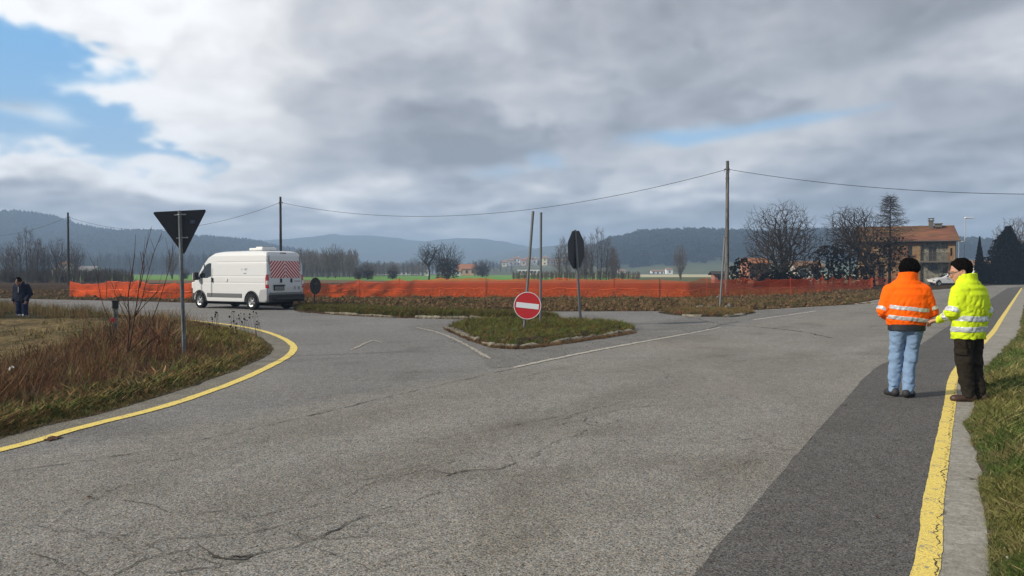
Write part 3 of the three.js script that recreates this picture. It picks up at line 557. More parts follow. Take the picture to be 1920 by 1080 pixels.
  scatter('weeds', 'brown weeds growing along the island kerbs', 'weeds', mid, KW);
  // soil bank: clods and withered weeds
  const C = [], W = [];
  for (let k = 0; k < 60000; k++) {
    const az = (r() - 0.5) * 1.36, d = 31 + 32 * r() ** 1.5, x = az * d, s = -sdPoly(x, d, soilPoly); if (s < 0.05) continue;
    const n = fbm(x * 0.5, d * 0.5, 3, 5), y = soilHeight(x, d, s), v = 0.6 + r() * 0.7;
    if (r() < 0.5) C.push({ x, d, y, s: (0.04 + 0.13 * r() ** 2.5), sy: 0.8, a: r() * 6.28, tx: r() * 3, c: [0.12 * v, 0.074 * v, 0.04 * v] });
    else if (s < 14 && r() < 0.75) { const w = r(); W.push({ x, d, y: y - 0.02, s: (0.25 + r() * 0.35) * (s < 0.8 ? 1.0 : 0.9), a: r() * 6.28, c: mixc(w < 0.4 ? [0.2, 0.13, 0.06] : w < 0.62 ? gD : [0.10, 0.06, 0.03], gG, s < 0.7 ? 0.5 * r() : smooth(0.55, 0.7, n) * 0.6).map((q) => q * v) }); }
  }
  const clod = roughBlock(1.2, 0.9, 1, 3, 0.5); clod.setAttribute('color', new THREE.Float32BufferAttribute(new Float32Array(clod.attributes.position.count * 3).fill(1), 3));
  scatter('soil_clods', 'brown clods of ploughed soil', 'soil', clod, C); scatter('withered_weeds', 'withered weeds on the soil bank', 'weeds', thin, W);
  // loose chips of gravel beside the island
  const K = []; const gp = px([[800, 628], [870, 640], [930, 655], [1000, 658], [1190, 630], [1340, 604], [1400, 586], [1500, 580], [1400, 598], [1200, 640], [1000, 680], [930, 690], [905, 668]]);
  for (let k = 0; k < 4500; k++) { const x = -3 + r() * 14, d = 12.5 + r() * 22; if (sdPoly(x, d, gp) > 0) continue; const v = 0.12 + r() * 0.22; K.push({ x, d, y: 0.008, s: 0.008 + 0.013 * r() ** 2, a: r() * 6, c: [v * 1.05, v, v * 0.9] }); }
  scatter('gravel_chips', 'loose gravel chips by the triangular island', 'gravel', clod, K);
}
function rightEdgeAt(d) { let best = vergeRightEdge[0]; for (let i = 1; i < vergeRightEdge.length; i++) { const a = vergeRightEdge[i - 1], b = vergeRightEdge[i]; if ((a[1] - d) * (b[1] - d) <= 0 && a[1] !== b[1]) return lerp(a[0], b[0], (d - a[1]) / (b[1] - a[1])); } return best[0]; }

// ------------------------------------------------------------------ trees
class Wood {
  constructor() { this.p = []; this.n = []; this.i = []; }
  seg(a, b, ra, rb, n) {
    const d = b.clone().sub(a).normalize(), u = (Math.abs(d.y) < 0.9 ? V(0, 1, 0) : V(1, 0, 0)).cross(d).normalize(), w = d.clone().cross(u), k = this.p.length / 3;
    for (const [q, r] of [[a, ra], [b, rb]]) for (let j = 0; j < n; j++) { const t = j / n * 6.2832, x = u.x * Math.cos(t) + w.x * Math.sin(t), y = u.y * Math.cos(t) + w.y * Math.sin(t), z = u.z * Math.cos(t) + w.z * Math.sin(t); this.p.push(q.x + x * r, q.y + y * r, q.z + z * r); this.n.push(x, y, z); }
    for (let j = 0; j < n; j++) { const m = (j + 1) % n; this.i.push(k + j, k + m, k + n + m, k + j, k + n + m, k + n + j); }
  }
  geo() { const g = new THREE.BufferGeometry(); g.setAttribute('position', new THREE.Float32BufferAttribute(this.p, 3)); g.setAttribute('normal', new THREE.Float32BufferAttribute(this.n, 3)); g.setIndex(this.i); return g; }
}
function bareTree(o) {   // o: h, r, trunk, levels [{n, len, ang}], seed, up, stems, lean
  const r = rng(o.seed), trunks = [], crown = new Wood(); let trunk;
  const grow = (start, dir, len, rad, lv) => {
    const L = o.levels.length, last = lv === L, k = lv === 0 ? 5 : last ? 2 : 3, w = lv === 0 ? trunk : crown, pts = [start.clone()], d = dir.clone(); let p = start.clone();
    const tip = last ? Math.max(o.twig * 0.5, rad * 0.4) : rad * (lv === 0 && o.keep ? o.keep : 0.45);
    for (let i = 0; i < k; i++) {
      d.add(V((r() - .5), (r() - .5) + (o.up ?? 0.1) * (lv ? 1 : .4), (r() - .5)).multiplyScalar(lv === 0 ? (o.wander ?? .14) : 0.34)).normalize();
      const q = p.clone().addScaledVector(d, len / k), ra = lerp(rad, tip, i / k), rb = lerp(rad, tip, (i + 1) / k); w.seg(p, q, ra, rb, lv === 0 ? 8 : lv === 1 ? 6 : last ? 3 : 4); p = q; pts.push(p.clone());
    }
    if (last) return;
    const { n, len: f, ang } = o.levels[lv], from = lv === 0 ? (o.from ?? 0.45) : 0.25;
    for (let c = 0; c < n; c++) {
      const t = lerp(from, 1, (c + r() * 0.8) / n), s = Math.min(k - 1e-3, t * k), i = Math.floor(s), b = pts[i].clone().lerp(pts[i + 1], s - i), ax = d.clone().cross(V(r() - .5, r() - .5, r() - .5)).normalize();
      const a = (ang * (0.6 + r() * 0.7)), nd = pts[i + 1].clone().sub(pts[i]).normalize().applyAxisAngle(ax, a); if (lv === 0) { const th = c * 2.4 + r() * 0.8; nd.set(Math.cos(th) * Math.sin(a), Math.cos(a), Math.sin(th) * Math.sin(a)).add(dir.clone().multiplyScalar(0.3)).normalize(); }
      grow(b, nd, len * f * (0.7 + r() * 0.6) * (lv === 0 ? 1.15 - t * 0.25 : 1.1 - t * 0.4), Math.max(o.twig, lerp(rad, tip, t) * (0.5 + r() * 0.15)), lv + 1);
    }
  };
  for (let s = 0; s < (o.stems ?? 1); s++) { trunk = new Wood(); trunks.push(trunk); const a = s * 2.4 + r(), q = (o.stems ?? 1) > 1 ? (o.splay ?? .3) * (0.4 + r() * .8) : 0, st = (o.stems ?? 1) > 1 ? V(Math.cos(a) * .25, 0, Math.sin(a) * .25).multiplyScalar(o.base ?? 1) : V(0, 0, 0); grow(st, V(Math.cos(a) * q + (o.lean ?? 0), 1, Math.sin(a) * q).normalize(), o.trunk * (0.85 + r() * .3), o.r * (0.75 + r() * .4), 0); }
  return [trunks.map((w) => w.geo()), crown.geo()];
}
// a bare tree that fills an envelope: every point of the crown joins the nearest wood, and limbs thicken with what they carry
function envTree(o) {
  const r = rng(o.seed), nodes = [], trunkMesh = [], crown = new Wood();
  for (const path of o.trunks) { const c = new THREE.CatmullRomCurve3(path), n = 7; let par = -1, len = 0; for (let i = 0; i <= n; i++) { const p = c.getPoint(i / n); if (par >= 0) len += p.distanceTo(nodes[par].p); nodes.push({ p, par, len, t: trunkMesh.length, w: 0 }); par = nodes.length - 1; } trunkMesh.push(new Wood()); }
  const pts = []; while (pts.length < o.n) { const p = o.env(r); if (p) pts.push(p); }
  const c0 = o.trunks[0].at(-1); pts.sort((a, b) => a.distanceToSquared(c0) - b.distanceToSquared(c0));
  for (const p of pts) { let best = 1e9, k = 0; for (let i = 0; i < nodes.length; i++) { const q = nodes[i]; if (q.t !== undefined && q.p.y < (o.low ?? .8)) continue; const d = q.p.distanceTo(p), e = d + (o.bf ?? .3) * q.len; if (e < best) { best = e; k = i; } } nodes.push({ p, par: k, len: nodes[k].len + nodes[k].p.distanceTo(p), w: 1 }); }
  for (let i = nodes.length - 1; i >= 0; i--) if (nodes[i].par >= 0) nodes[nodes[i].par].w += Math.max(nodes[i].w, .5);
  const rad = (q) => Math.min(o.r, o.twig * Math.max(1, q.w) ** (o.pow ?? .42));
  for (const q of nodes) {
    if (q.par < 0) continue; const a = nodes[q.par], ra = Math.min(rad(a), rad(q) * 1.5), rb = rad(q);
    if (q.t !== undefined) { trunkMesh[q.t].seg(a.p, q.p, rad(a) * (a.par < 0 ? 1.15 : 1), rb, 8); continue; }
    const L = a.p.distanceTo(q.p), m = a.p.clone().lerp(q.p, .5).add(V(r() - .5, (r() - .2) * .6, r() - .5).multiplyScalar(L * .22)), k = rb > .03 ? 5 : 3; crown.seg(a.p, m, ra, (ra + rb) / 2, k); crown.seg(m, q.p, (ra + rb) / 2, rb, k);
    if (q.w <= 1.6) { const d = q.p.clone().sub(m).normalize(); for (let t = 0; t < (o.tips ?? 3); t++) { const f = d.clone().add(V(r() - .5, r() - .4, r() - .5).multiplyScalar(1.1)).normalize(); crown.seg(q.p, q.p.clone().addScaledVector(f, (o.tip ?? .45) * (.5 + r())), o.twig * .8, o.twig * .4, 3); } }
  }
  return [trunkMesh.map((w) => w.geo()), crown.geo()];
}
const dome = (cx, cy, cz, rx, ry, rz, floor = .4, shell = .45) => (r) => { const a = r() * 6.283, z = r() * 2 - 1, q = r() ** shell, s = Math.sqrt(1 - z * z), y = cy + z * ry * q; return y < floor ? null : V(cx + Math.cos(a) * s * rx * q * (.88 + .2 * Math.sin(a * 3 + z * 4)), y, cz + Math.sin(a) * s * rz * q); };
function leafCloud(n, size, place, seed, droop = 0) {   // many small leaf-sprays through a volume
  const r = rng(seed), pos = [], idx = [], col = [], nor = [];
  for (let k = 0; k < n; k++) {
    const c = place(r); if (!c) continue; const s = size * (0.5 + r()), a = V(r() - .5, r() - .5 - droop, r() - .5).normalize(), b = a.clone().cross(V(r() - .5, r() - .5, r() - .5)).normalize(), m = pos.length / 3, v = 0.65 + r() * 0.7, up = a.clone().cross(b);
    for (const [f, h] of [[0, 0], [.5, .34], [1, 0], [.5, -.34]]) { pos.push(c.x + (a.x * (f - .5) + b.x * h) * s, c.y + (a.y * (f - .5) + b.y * h) * s, c.z + (a.z * (f - .5) + b.z * h) * s); col.push(v, v, v); nor.push(up.x, up.y, up.z); }
    idx.push(m, m + 1, m + 2, m, m + 2, m + 3);
  }
  const g = new THREE.BufferGeometry(); g.setAttribute('position', new THREE.Float32BufferAttribute(pos, 3)); g.setAttribute('normal', new THREE.Float32BufferAttribute(nor, 3)); g.setAttribute('color', new THREE.Float32BufferAttribute(col, 3)); g.setIndex(idx); return g;
}
const barkDark = M(0.035, 0.029, 0.024, 1), barkGrey = M(0.085, 0.072, 0.06, 1), twigDark = M(0.045, 0.035, 0.028, 1), twigGrey = M(0.105, 0.085, 0.075, 1), twigBrown = M(0.11, 0.075, 0.055, 1);
const leaves = (r, g, b) => new THREE.MeshPhysicalMaterial({ specularIntensity: 0.15, color: new THREE.Color().setRGB(r, g, b), vertexColors: true, roughness: 0.95 });
const leafDark = leaves(0.024, 0.02, 0.009), leafBrown = leaves(0.135, 0.07, 0.028), leafOlive = leaves(0.085, 0.056, 0.022), leafDry = leaves(0.09, 0.06, 0.035);
function tree(name, label, category, geos, mats, pos, turn = 0, group) { const t = thing(name, label, category, pos, turn, group); for (const g of [geos[0]].flat()) part('trunk', g, mats[0], t); part('crown', geos[1], mats[1], t); return t; }
const where = (pxl, D, y = -0.05) => [(pxl - 960) / F * D, y, -D];
{
  // big spreading bare tree with an ivy mound at its foot
  const big = envTree({ seed: 4, n: 2300, twig: .0125, r: .2, bf: .35, pow: .4, tip: .5, low: .7, trunks: [[V(0, -.1, 0), V(-.3, .8, 0), V(-.9, 2.2, .2)], [V(.25, -.1, 0), V(.4, .9, 0), V(.7, 2.4, -.2)], [V(.1, -.1, .2), V(.1, 1, .1), V(.05, 2.9, 0)]], env: dome(0, 4.0, 0, 4.5, 4.05, 3.6, 1.3) });
  const t1 = tree('bare_tree', 'big spreading bare tree over a dark ivy mound, beside the utility pole', 'tree', big, [barkDark, twigDark], where(1465, 80), 0.4); t1.scale.set(1.0, 1.08, 1.0);
  const mound = leafCloud(5200, 0.22, (r) => { const a = r() * 6.283, q = Math.sqrt(r()), e = r(); return V(Math.cos(a) * q * 3.1, 0.05 + 2.2 * e * (1 - q * q * .85) * (0.85 + .15 * Math.sin(a * 5)), Math.sin(a) * q * 2); }, 8); part('ivy', mound, leafDark, t1);
  // leaning bare tree before the house
  const lean = envTree({ seed: 12, n: 1700, twig: .0125, r: .24, bf: .35, pow: .42, tip: .5, low: 1.8, trunks: [[V(0, -.1, 0), V(-.15, 1.2, 0), V(-.9, 2.6, 0), V(-2.0, 4.2, 0)]], env: dome(-2.2, 5.7, 0, 3.5, 2.8, 3, 2.9) });
  tree('bare_tree', 'bare tree leaning left in front of the brick house', 'tree', lean, [barkDark, twigDark], where(1638, 82), 0);
  // larch-like bare conifer
  const w1 = new Wood(), w2 = new Wood(), r = rng(33), Hc = 10.1;
  for (let i = 0; i < 12; i++) w1.seg(V(0, i / 12 * Hc, 0), V(0, (i + 1) / 12 * Hc, 0), 0.17 * (1 - i / 12.5) + .012, 0.17 * (1 - (i + 1) / 12.5) + .012, 7);
  for (let k = 0; k < 130; k++) {
    const y = 2.0 + (Hc - 2.2) * (k / 130) ** 0.9, a = k * 2.4 + r(), L = Math.min(3.0, (Hc - y) * .6) * (0.65 + r() * .5) + 0.15; let p = V(0, y, 0), d = V(Math.cos(a), 0.12 - r() * .25, Math.sin(a)).normalize();
    for (let s = 0; s < 5; s++) { const q = p.clone().addScaledVector(d, L / 5); d.y += 0.06; w2.seg(p, q, 0.03 * (1 - s / 6), 0.03 * (1 - (s + 1) / 6), 3); for (let m = 0; m < 4; m++) { const e = p.clone().lerp(q, r()), f = d.clone().add(V(r() - .5, r() - .75, r() - .5).multiplyScalar(1.6)).normalize(); w2.seg(e, e.clone().addScaledVector(f, 0.3 + r() * .5), 0.014, 0.008, 3); } p = q; }
  }
  const larch = tree('bare_conifer', 'tall pointed bare conifer in front of the brick house', 'tree', [w1.geo(), w2.geo()], [barkDark, twigDark], where(1668, 86));
  part('lower_foliage', leafCloud(650, 0.26, (r) => { const y = 1.6 + r() * 3.8, a = r() * 6.283, q = Math.sqrt(r()) * (3.2 - y * .35); return V(Math.cos(a) * q, y, Math.sin(a) * q); }, 18, .5), leafBrown, larch);
  // bushy evergreens between the bare trees and the house
  const bushy = (w, h, n, seed, lo = 0.15) => leafCloud(n, 0.3, (r) => { const a = r() * 6.283, y = lo + r() * (1 - lo), q = Math.sqrt(r()) * Math.sqrt(Math.max(0, 1 - ((y - .5) / .55) ** 2)); const lump = 0.78 + .3 * Math.sin(a * 3 + y * 7 + seed) * Math.sin(y * 11 + seed); if (noise3(Math.cos(a) * q * 3 + seed, y * 5, Math.sin(a) * q * 3) < .33) return null; return V(Math.cos(a) * q * w * lump, y * h, Math.sin(a) * q * w * lump); }, seed);
  const bushTrunk = (h) => { const w = new Wood(); w.seg(V(0, 0, 0), V(.1, h * .5, 0), .13, .08, 7); w.seg(V(.1, h * .5, 0), V(-.1, h * .85, .1), .08, .03, 6); w.seg(V(.05, h * .3, 0), V(.6, h * .6, .2), .06, .03, 5); return w.geo(); };
  const B = [[1552, 84, 2.2, 4.4, leafBrown, 'dark brown bushy tree just left of the leaning tree'], [1592, 88, 2.5, 5.2, leafOlive, 'bushy olive tree behind the leaning tree'], [1524, 92, 1.7, 2.6, leafDark, 'low dark shrub right of the ivy mound'], [1636, 93, 1.7, 3.8, leafBrown, 'brown leafed tree against the left part of the house'], [1392, 84, 1.5, 3.1, leafDark, 'dark round shrub right behind the utility pole'], [1372, 90, 1.3, 2.3, leafBrown, 'brown shrub left behind the utility pole'], [1425, 92, 1.6, 2.6, leafBrown, 'brown shrub left of the ivy mound'], [1618, 80, 1.3, 2.2, leafDark, 'dark shrub at the foot of the leaning tree'], [1575, 79, 1.2, 1.7, leafDark, 'dark low shrub left of the leaning trunk'], [1700, 91, 1.2, 3.0, leafBrown, 'brown shrub before the house window']];
  B.forEach(([x, D, w, h, m, label], i) => tree('bushy_tree', label, 'tree', [bushTrunk(h), bushy(w, h, Math.round(w * h * 85), 40 + i)], [barkDark, m], where(x, D)));
  // right: dark conifer, cypress, hedge, bare tree
  tree('dark_conifer', 'broad dark conifer behind the hedge at the right edge', 'tree', [bushTrunk(5), leafCloud(9000, 0.34, (r) => { const y = r() ** 1.1, a = r() * 6.283, lp = noise3(y * 7, Math.cos(a) * 2.2 + 9, Math.sin(a) * 2.2); if (noise3(y * 9 + 4, Math.cos(a) * 3.4, Math.sin(a) * 3.4 + 2) < .36 && r() < .92) return null; const q = Math.sqrt(r()) * Math.min(1, (1.02 - y) * 1.25 + .04) * (0.55 + .75 * lp); return V(Math.cos(a) * q * 4.0 + .25, 0.5 + y * 6.9 + (r() ** 3) * .5, Math.sin(a) * q * 3.8); }, 61, .3)], [barkDark, leafDark], where(1886, 106));
  tree('cypress', 'slender dark cypress right of the street lamp', 'tree', [bushTrunk(3), leafCloud(3500, 0.22, (r) => { const y = r(), a = r() * 6.283, q = Math.sqrt(r()) * Math.sin(Math.PI * Math.min(1, (0.12 + y * .88)) ** .75) * .62 * (1.15 - y * .5); return V(Math.cos(a) * q, 0.1 + y * 6.2, Math.sin(a) * q); }, 62, -.6)], [barkDark, leafDark], where(1836, 104));
  const hd = where(1906, 104); const hedge = thing('hedge', 'long dark clipped hedge behind the bend of the road', 'hedge', [hd[0], -.05, hd[2]], 0.12);
  part('foliage', leafCloud(15000, 0.2, (r) => V((r() - .5) * 10.5, r() * 2.75 * (0.93 + .07 * Math.sin(r() * 3)), (r() - .5) * 1.5), 63), leafDark, hedge); const st = new Wood(); for (let i = 0; i < 18; i++) st.seg(V(-5 + i * .6, 0, 0), V(-5 + i * .6 + .1, 2.2, 0), .05, .03, 5); part('stems', st.geo(), barkDark, hedge);
  const general = envTree({ seed: 21, n: 1500, twig: .015, r: .25, bf: .5, trunks: [[V(0, -.1, 0), V(.05, 1.5, 0), V(0, 3.2, 0)]], env: dome(0, 5.6, 0, 3.6, 3.4, 3.4, 2.2) });
  const ta = tree('bare_tree', 'grey bare tree behind the dark conifer at the right edge', 'tree', general, [barkGrey, twigGrey], where(1908, 122)); ta.scale.setScalar(1.12);
  // across the field
  const poplarA = envTree({ seed: 51, n: 850, twig: .0125, r: .12, bf: .85, pow: .36, tip: .6, low: .5, trunks: [-1.9, -1.0, -.2, .5, 1.3, 2.0].map((x, i) => [V(x, -.1, (i % 3 - 1) * .6), V(x * 1.05, 1.6, (i % 3 - 1) * .6), V(x * 1.15, 4.6 + (i % 2), (i % 3 - 1) * .7)]), env: (r) => { const k = [-1.9, -1.0, -.2, .5, 1.3, 2.0][Math.floor(r() * 6)], y = 1.2 + 8 * r() ** .8 * (.72 + .28 * Math.cos(k * 1.1)), a = r() * 6.283, q = Math.sqrt(r()) * .85 * Math.sin(Math.PI * Math.min(.95, y / 9 * .8 + .15)); return V(k * 1.15 + Math.cos(a) * q, y, Math.sin(a) * q * 1.2); } });
  const poplarB = envTree({ seed: 57, n: 700, twig: .013, r: .16, bf: .8, pow: .4, tip: .55, low: .6, trunks: [[V(0, -.1, 0), V(-.1, 1, 0), V(-.4, 2.8, .1)], [V(.2, -.1, 0), V(.3, 1, .1), V(.6, 2.8, 0)], [V(.1, -.1, .15), V(.1, 1.2, 0), V(.1, 3.4, -.2)]], env: dome(0, 5.0, 0, 2.3, 3.9, 2.3, 1.6) });
  const bushTree = envTree({ seed: 63, n: 800, twig: .014, r: .2, bf: .7, pow: .42, tip: .5, low: .4, trunks: [[V(0, -.1, 0), V(-.2, .7, 0), V(-.6, 1.6, .1)], [V(.15, -.1, 0), V(.3, .7, .1), V(.6, 1.6, 0)], [V(.1, -.1, .2), V(.1, .8, 0), V(.1, 2, -.3)]], env: dome(0, 3.2, 0, 3.3, 3.0, 3.0, .5) });
  const forked = envTree({ seed: 69, n: 420, twig: .02, r: .34, bf: .3, pow: .46, tip: .7, low: 2, trunks: [[V(0, -.1, 0), V(.15, 1.6, 0), V(0, 2.9, 0), V(1.2, 5.2, 0), V(1.6, 6.6, 0)], [V(0, 2.8, 0), V(-.8, 3.6, .1), V(-1.8, 4.6, .2)]], env: dome(0, 5.0, 0, 3.0, 2.6, 2.2, 2.6) });
  tree('bare_tree', 'bare forked tree with a thick trunk, left of the round bushy one in mid field', 'tree', forked, [barkDark, twigDark], where(804, 172)).scale.setScalar(1.05);
  const rb = tree('bare_tree', 'rounded bare bushy tree in mid field, right of the forked one', 'tree', bushTree, [barkDark, twigDark], where(838, 172)); rb.scale.set(1.15, 1.32, 1.15);
  part('lower_foliage', leafCloud(900, 0.3, (r) => { const a = r() * 6.283, q = Math.sqrt(r()) * 2.2; return V(Math.cos(a) * q, .2 + r() * 3.2, Math.sin(a) * q); }, 71), leafBrown, rb);
  const pa = tree('bare_poplar', 'bare poplar clump just right of the octagonal sign', 'tree', poplarA, [barkGrey, twigGrey], where(1122, 158));
  pa.scale.set(1.2, 1.12, 1.2); copy(pa, 'bare poplar clump just left of the octagonal sign', where(1056, 164), 2.1, [1.1, .95, 1.1]); copy(pa, 'slim bare poplar close behind the octagonal sign', where(1094, 160), 4, [.9, .95, .9]); copy(pa, 'small bare poplar at the right end of the row by the octagonal sign', where(1150, 166), 1.2, [1, .72, 1]);
  const pb = tree('bare_tree', 'lone small bare tree left of the utility pole, in front of the wooded hill', 'tree', poplarB, [barkGrey, twigGrey], where(1275, 172)); pb.scale.set(.8, .86, .8);
  const lt = copy(pa, 'tall bare poplar clump at the far left, behind the person in navy', where(52, 120), .7, .9);
  copy(pb, 'bare tree at the very left edge', where(14, 122), 1.7, .72); copy(pa, 'bare poplar clump right of the far left one', where(74, 124), 3.3, .72);
  copy(pb, 'bare tree just left of the left utility pole', where(108, 122), 2.6, .78); copy(pb, 'bare tree just right of the left utility pole', where(140, 126), 4.4, .74);
  copy(pb, 'faint bare tree right beside the back of the triangular sign', where(322, 180), .3, .78); copy(rb, 'bare shrub at the foot of the triangular sign post, across the field', where(345, 175), 1, .42);
  const sh = [[222, 130, .32, 'low bare shrub left of the sapling, above the fence'], [690, 168, .55, 'brown bare bush right of the round sign, above the fence'], [672, 172, .45, 'small bare bush left of the brown one above the fence'], [736, 185, .55, 'bare bush standing alone left of the forked tree'], [20, 118, .3, 'low shrub at the left edge beyond the road'], [80, 119, .27, 'low shrub beyond the road, right of the person in navy'], [120, 119, .25, 'low shrub left of the left utility pole'], [165, 124, .28, 'low shrub right of the left utility pole'], [190, 128, .26, 'low shrub above the left fence end']];
  for (const [x, D, s, label] of sh) copy(rb, label, where(x, D), x, s);
  const tw = [[615, 205, .92, 'taller bare tree above the round sign'], [628, 212, 1.05, 'tallest bare tree right of the van, in front of the wood'], [655, 235, .8, 'thin bare tree left of the brown bush'], [585, 230, .8, 'bare tree right beside the rear of the van'], [905, 260, .9, 'round bare tree right of the orange farmhouse'], [775, 330, .9, 'hazy bare tree left of the forked tree'], [890, 300, .6, 'small bare tree behind the orange farmhouse']];
  for (const [x, D, s, label] of tw) copy(x === 905 ? rb : pb, label, where(x, D), x * .7, s * (x === 905 ? 1.1 : 1.0));
  // far-off woods: masses nobody could count
  const wood = (label, n, place, scale, tint, seed) => {
    const g = mergeGeometries([bareTree({ h: 8, r: .1, trunk: 5, seed: seed + 1, twig: .05, up: .5, from: .1, levels: [{ n: 9, len: .34, ang: .5 }, { n: 5, len: .6, ang: .6 }] })[0], bareTree({ h: 8, r: .1, trunk: 5, seed: seed + 1, twig: .05, up: .5, from: .1, levels: [{ n: 9, len: .34, ang: .5 }, { n: 5, len: .6, ang: .6 }] })[1]].flat().map((q) => { q.setAttribute('color', new THREE.Float32BufferAttribute(new Float32Array(q.attributes.position.count * 3).fill(1), 3)); return q; }));
    const rr = rng(seed), a = []; for (let k = 0; k < n; k++) { const p = place(rr); if (!p) continue; const v = .7 + rr() * .6; a.push({ x: p[0], d: p[1], y: p[2] ?? -.1, s: scale * (0.7 + rr() * .6), a: rr() * 6.28, c: tint.map((q) => q * v) }); }
    return scatter('wood', label, 'wood', g, a);
  };
  const fan = (r, x0, x1, D0, D1) => { const D = lerp(D0, D1, r()); return [(lerp(x0, x1, r()) - 960) / F * D, D]; };
  wood('grey bare wood behind the van and the round sign', 560, (r) => fan(r, 480, 668, 245, 330), 1.0, [0.14, 0.12, 0.11], 301);
  wood('lower bare wood thinning out towards mid field', 260, (r) => fan(r, 640, 800, 300, 400), .75, [0.14, 0.12, 0.11], 302);
  wood('long hazy tree line at the foot of the left hill', 1500, (r) => fan(r, -120, 520, 520, 760), 2.0, [0.06, 0.06, 0.06], 303);
  wood('hazy tree line in mid valley', 420, (r) => fan(r, 640, 960, 560, 800), 1.3, [0.07, 0.07, 0.07], 304);
  wood('scrub and saplings behind the fence near the poplars', 380, (r) => fan(r, 960, 1200, 160, 190), .28, [0.11, 0.085, 0.055], 305);
  wood('low scrub along the left field edge', 520, (r) => fan(r, -60, 250, 116, 128), .25, [0.075, 0.06, 0.045], 306);
}

// ------------------------------------------------------------------ hills
function hill(label, ridge, D1, D0, Db, rough, colour, woods, seed) {
  const R = ridge.map(([x, y]) => { const p = at(x, y, D1); return [p.x, p.y]; });
  const H = (x) => { if (x <= R[0][0]) return R[0][1]; for (let i = 1; i < R.length; i++) if (x <= R[i][0]) return lerp(R[i - 1][1], R[i][1], fade((x - R[i - 1][0]) / (R[i][0] - R[i - 1][0]))); return R.at(-1)[1]; };
  const x0 = R[0][0], x1 = R.at(-1)[0], nx = 220, nt = 44, pos = [], idx = [], col = [];
  const hgt = (x, d) => { const t = d < D1 ? (d - D0) / (D1 - D0) : 1 - (d - D1) / (Db - D1), b = fbm(x / (D1 * .07), d / (D1 * .07), 4, seed) - .5; return -0.4 + Math.max(0, H(x) + .4) * (fade(clamp(t)) * (1 - rough) + rough * clamp(t)) * (1 + b * .5 * (1 - clamp(t)) * 2 * clamp(t) ) + b * rough * 6 * clamp(t) * (1 - t); };
  for (let j = 0; j <= nt; j++) for (let i = 0; i <= nx; i++) { const x = lerp(x0, x1, i / nx), d = lerp(D0, Db, j / nt); pos.push(x, hgt(x, d), -d); col.push(...colour(x, d, fbm(x / (D1 * .03), d / (D1 * .03), 4, seed + 3), clamp((d - D0) / (D1 - D0)))); }
  for (let j = 0; j < nt; j++) for (let i = 0; i < nx; i++) { const k = j * (nx + 1) + i; idx.push(k, k + 1, k + nx + 2, k, k + nx + 2, k + nx + 1); }
  const g = new THREE.BufferGeometry(); g.setAttribute('position', new THREE.Float32BufferAttribute(pos, 3)); g.setAttribute('color', new THREE.Float32BufferAttribute(col, 3)); g.setIndex(idx); g.computeVertexNormals();
  struct('hills', g, farMat, label);
  if (woods) {
    const { n, size, label: wl, tint, where: w } = woods, r = rng(seed), a = [];
    const clump = leafCloud(70, 0.5, (q) => { const t = q() * 6.283, y = q(), e = Math.sqrt(q()) * Math.sin(Math.PI * (.15 + .8 * y)) * .55; return V(Math.cos(t) * e, y * 1.1, Math.sin(t) * e); }, seed);
    for (let k = 0; k < n; k++) { const x = lerp(x0, x1, r()), d = r() < .3 ? D1 + (r() - .6) * (D1 - D0) * .12 : lerp(D0, D1 * 1.02, Math.sqrt(r())); const t = (d - D0) / (D1 - D0); if (w && !w(x, d, t, r)) continue; const v = .6 + r() * .7; a.push({ x, d, y: hgt(x, d) - size * .15, s: size * (.55 + r() * .8), a: r() * 6.28, c: tint.map((q) => q * v) }); }
    scatter('wood', wl, 'wood', clump, a);
  }
  return hgt;
}
hill('dark wooded hill on the left', [[-700, 440], [-420, 420], [-200, 400], [-60, 412], [0, 412], [45, 409], [70, 413], [100, 419], [150, 435], [200, 443], [250, 449], [275, 445], [300, 445], [330, 450], [370, 455], [420, 459], [470, 463], [540, 478], [620, 495], [700, 509]], 1300, 720, 1900, .35, (x, d, n) => [0.042, 0.048, 0.034].map((v) => v * (.6 + n * .8)), { n: 9000, size: 9, label: 'woods covering the left hill', tint: [0.045, 0.05, 0.034] }, 201);
hill('long blue mountain ridge in the middle distance', [[200, 480], [330, 462], [430, 456], [480, 451], [530, 448], [580, 444], [605, 441], [625, 438], [645, 441], [690, 441], [740, 445], [770, 450], [800, 452], [830, 448], [860, 446], [900, 447], [940, 452], [975, 459], [1010, 467], [1040, 480], [1100, 500]], 2700, 1700, 3400, .5, (x, d, n) => [0.06, 0.065, 0.05].map((v) => v * (.6 + n * .8)), null, 211);
hill('low blue ridge between the mountains and the right hill', [[860, 500], [930, 480], [985, 469], [1030, 461], [1075, 456], [1120, 456], [1180, 462], [1260, 480], [1340, 500]], 2000, 1300, 2600, .5, (x, d, n) => [0.055, 0.065, 0.045].map((v) => v * (.6 + n * .8)), null, 213);
const hillR = hill('wooded hill on the right', [[1000, 509], [1060, 500], [1110, 476], [1150, 461], [1175, 457], [1200, 449], [1250, 447], [1300, 445], [1350, 447], [1420, 449], [1500, 447], [1560, 446], [1620, 449], [1700, 456], [1780, 462], [1830, 466], [1870, 474], [1930, 480], [2050, 486], [2300, 490]], 960, 560, 1400, .6, (x, d, n, t) => { const w = smooth(.22, .32, t + (n - .5) * .2); return [lerp(.085, .04, w), lerp(.095, .048, w), lerp(.04, .034, w)].map((v) => v * (.6 + n * .8)); }, { n: 6500, size: 8.5, label: 'woods covering the right hill', tint: [0.036, 0.044, 0.03], where: (x, d, t, r) => t > .3 + (fbm(x * .01, d * .01, 3, 5) - .5) * .25 }, 223);
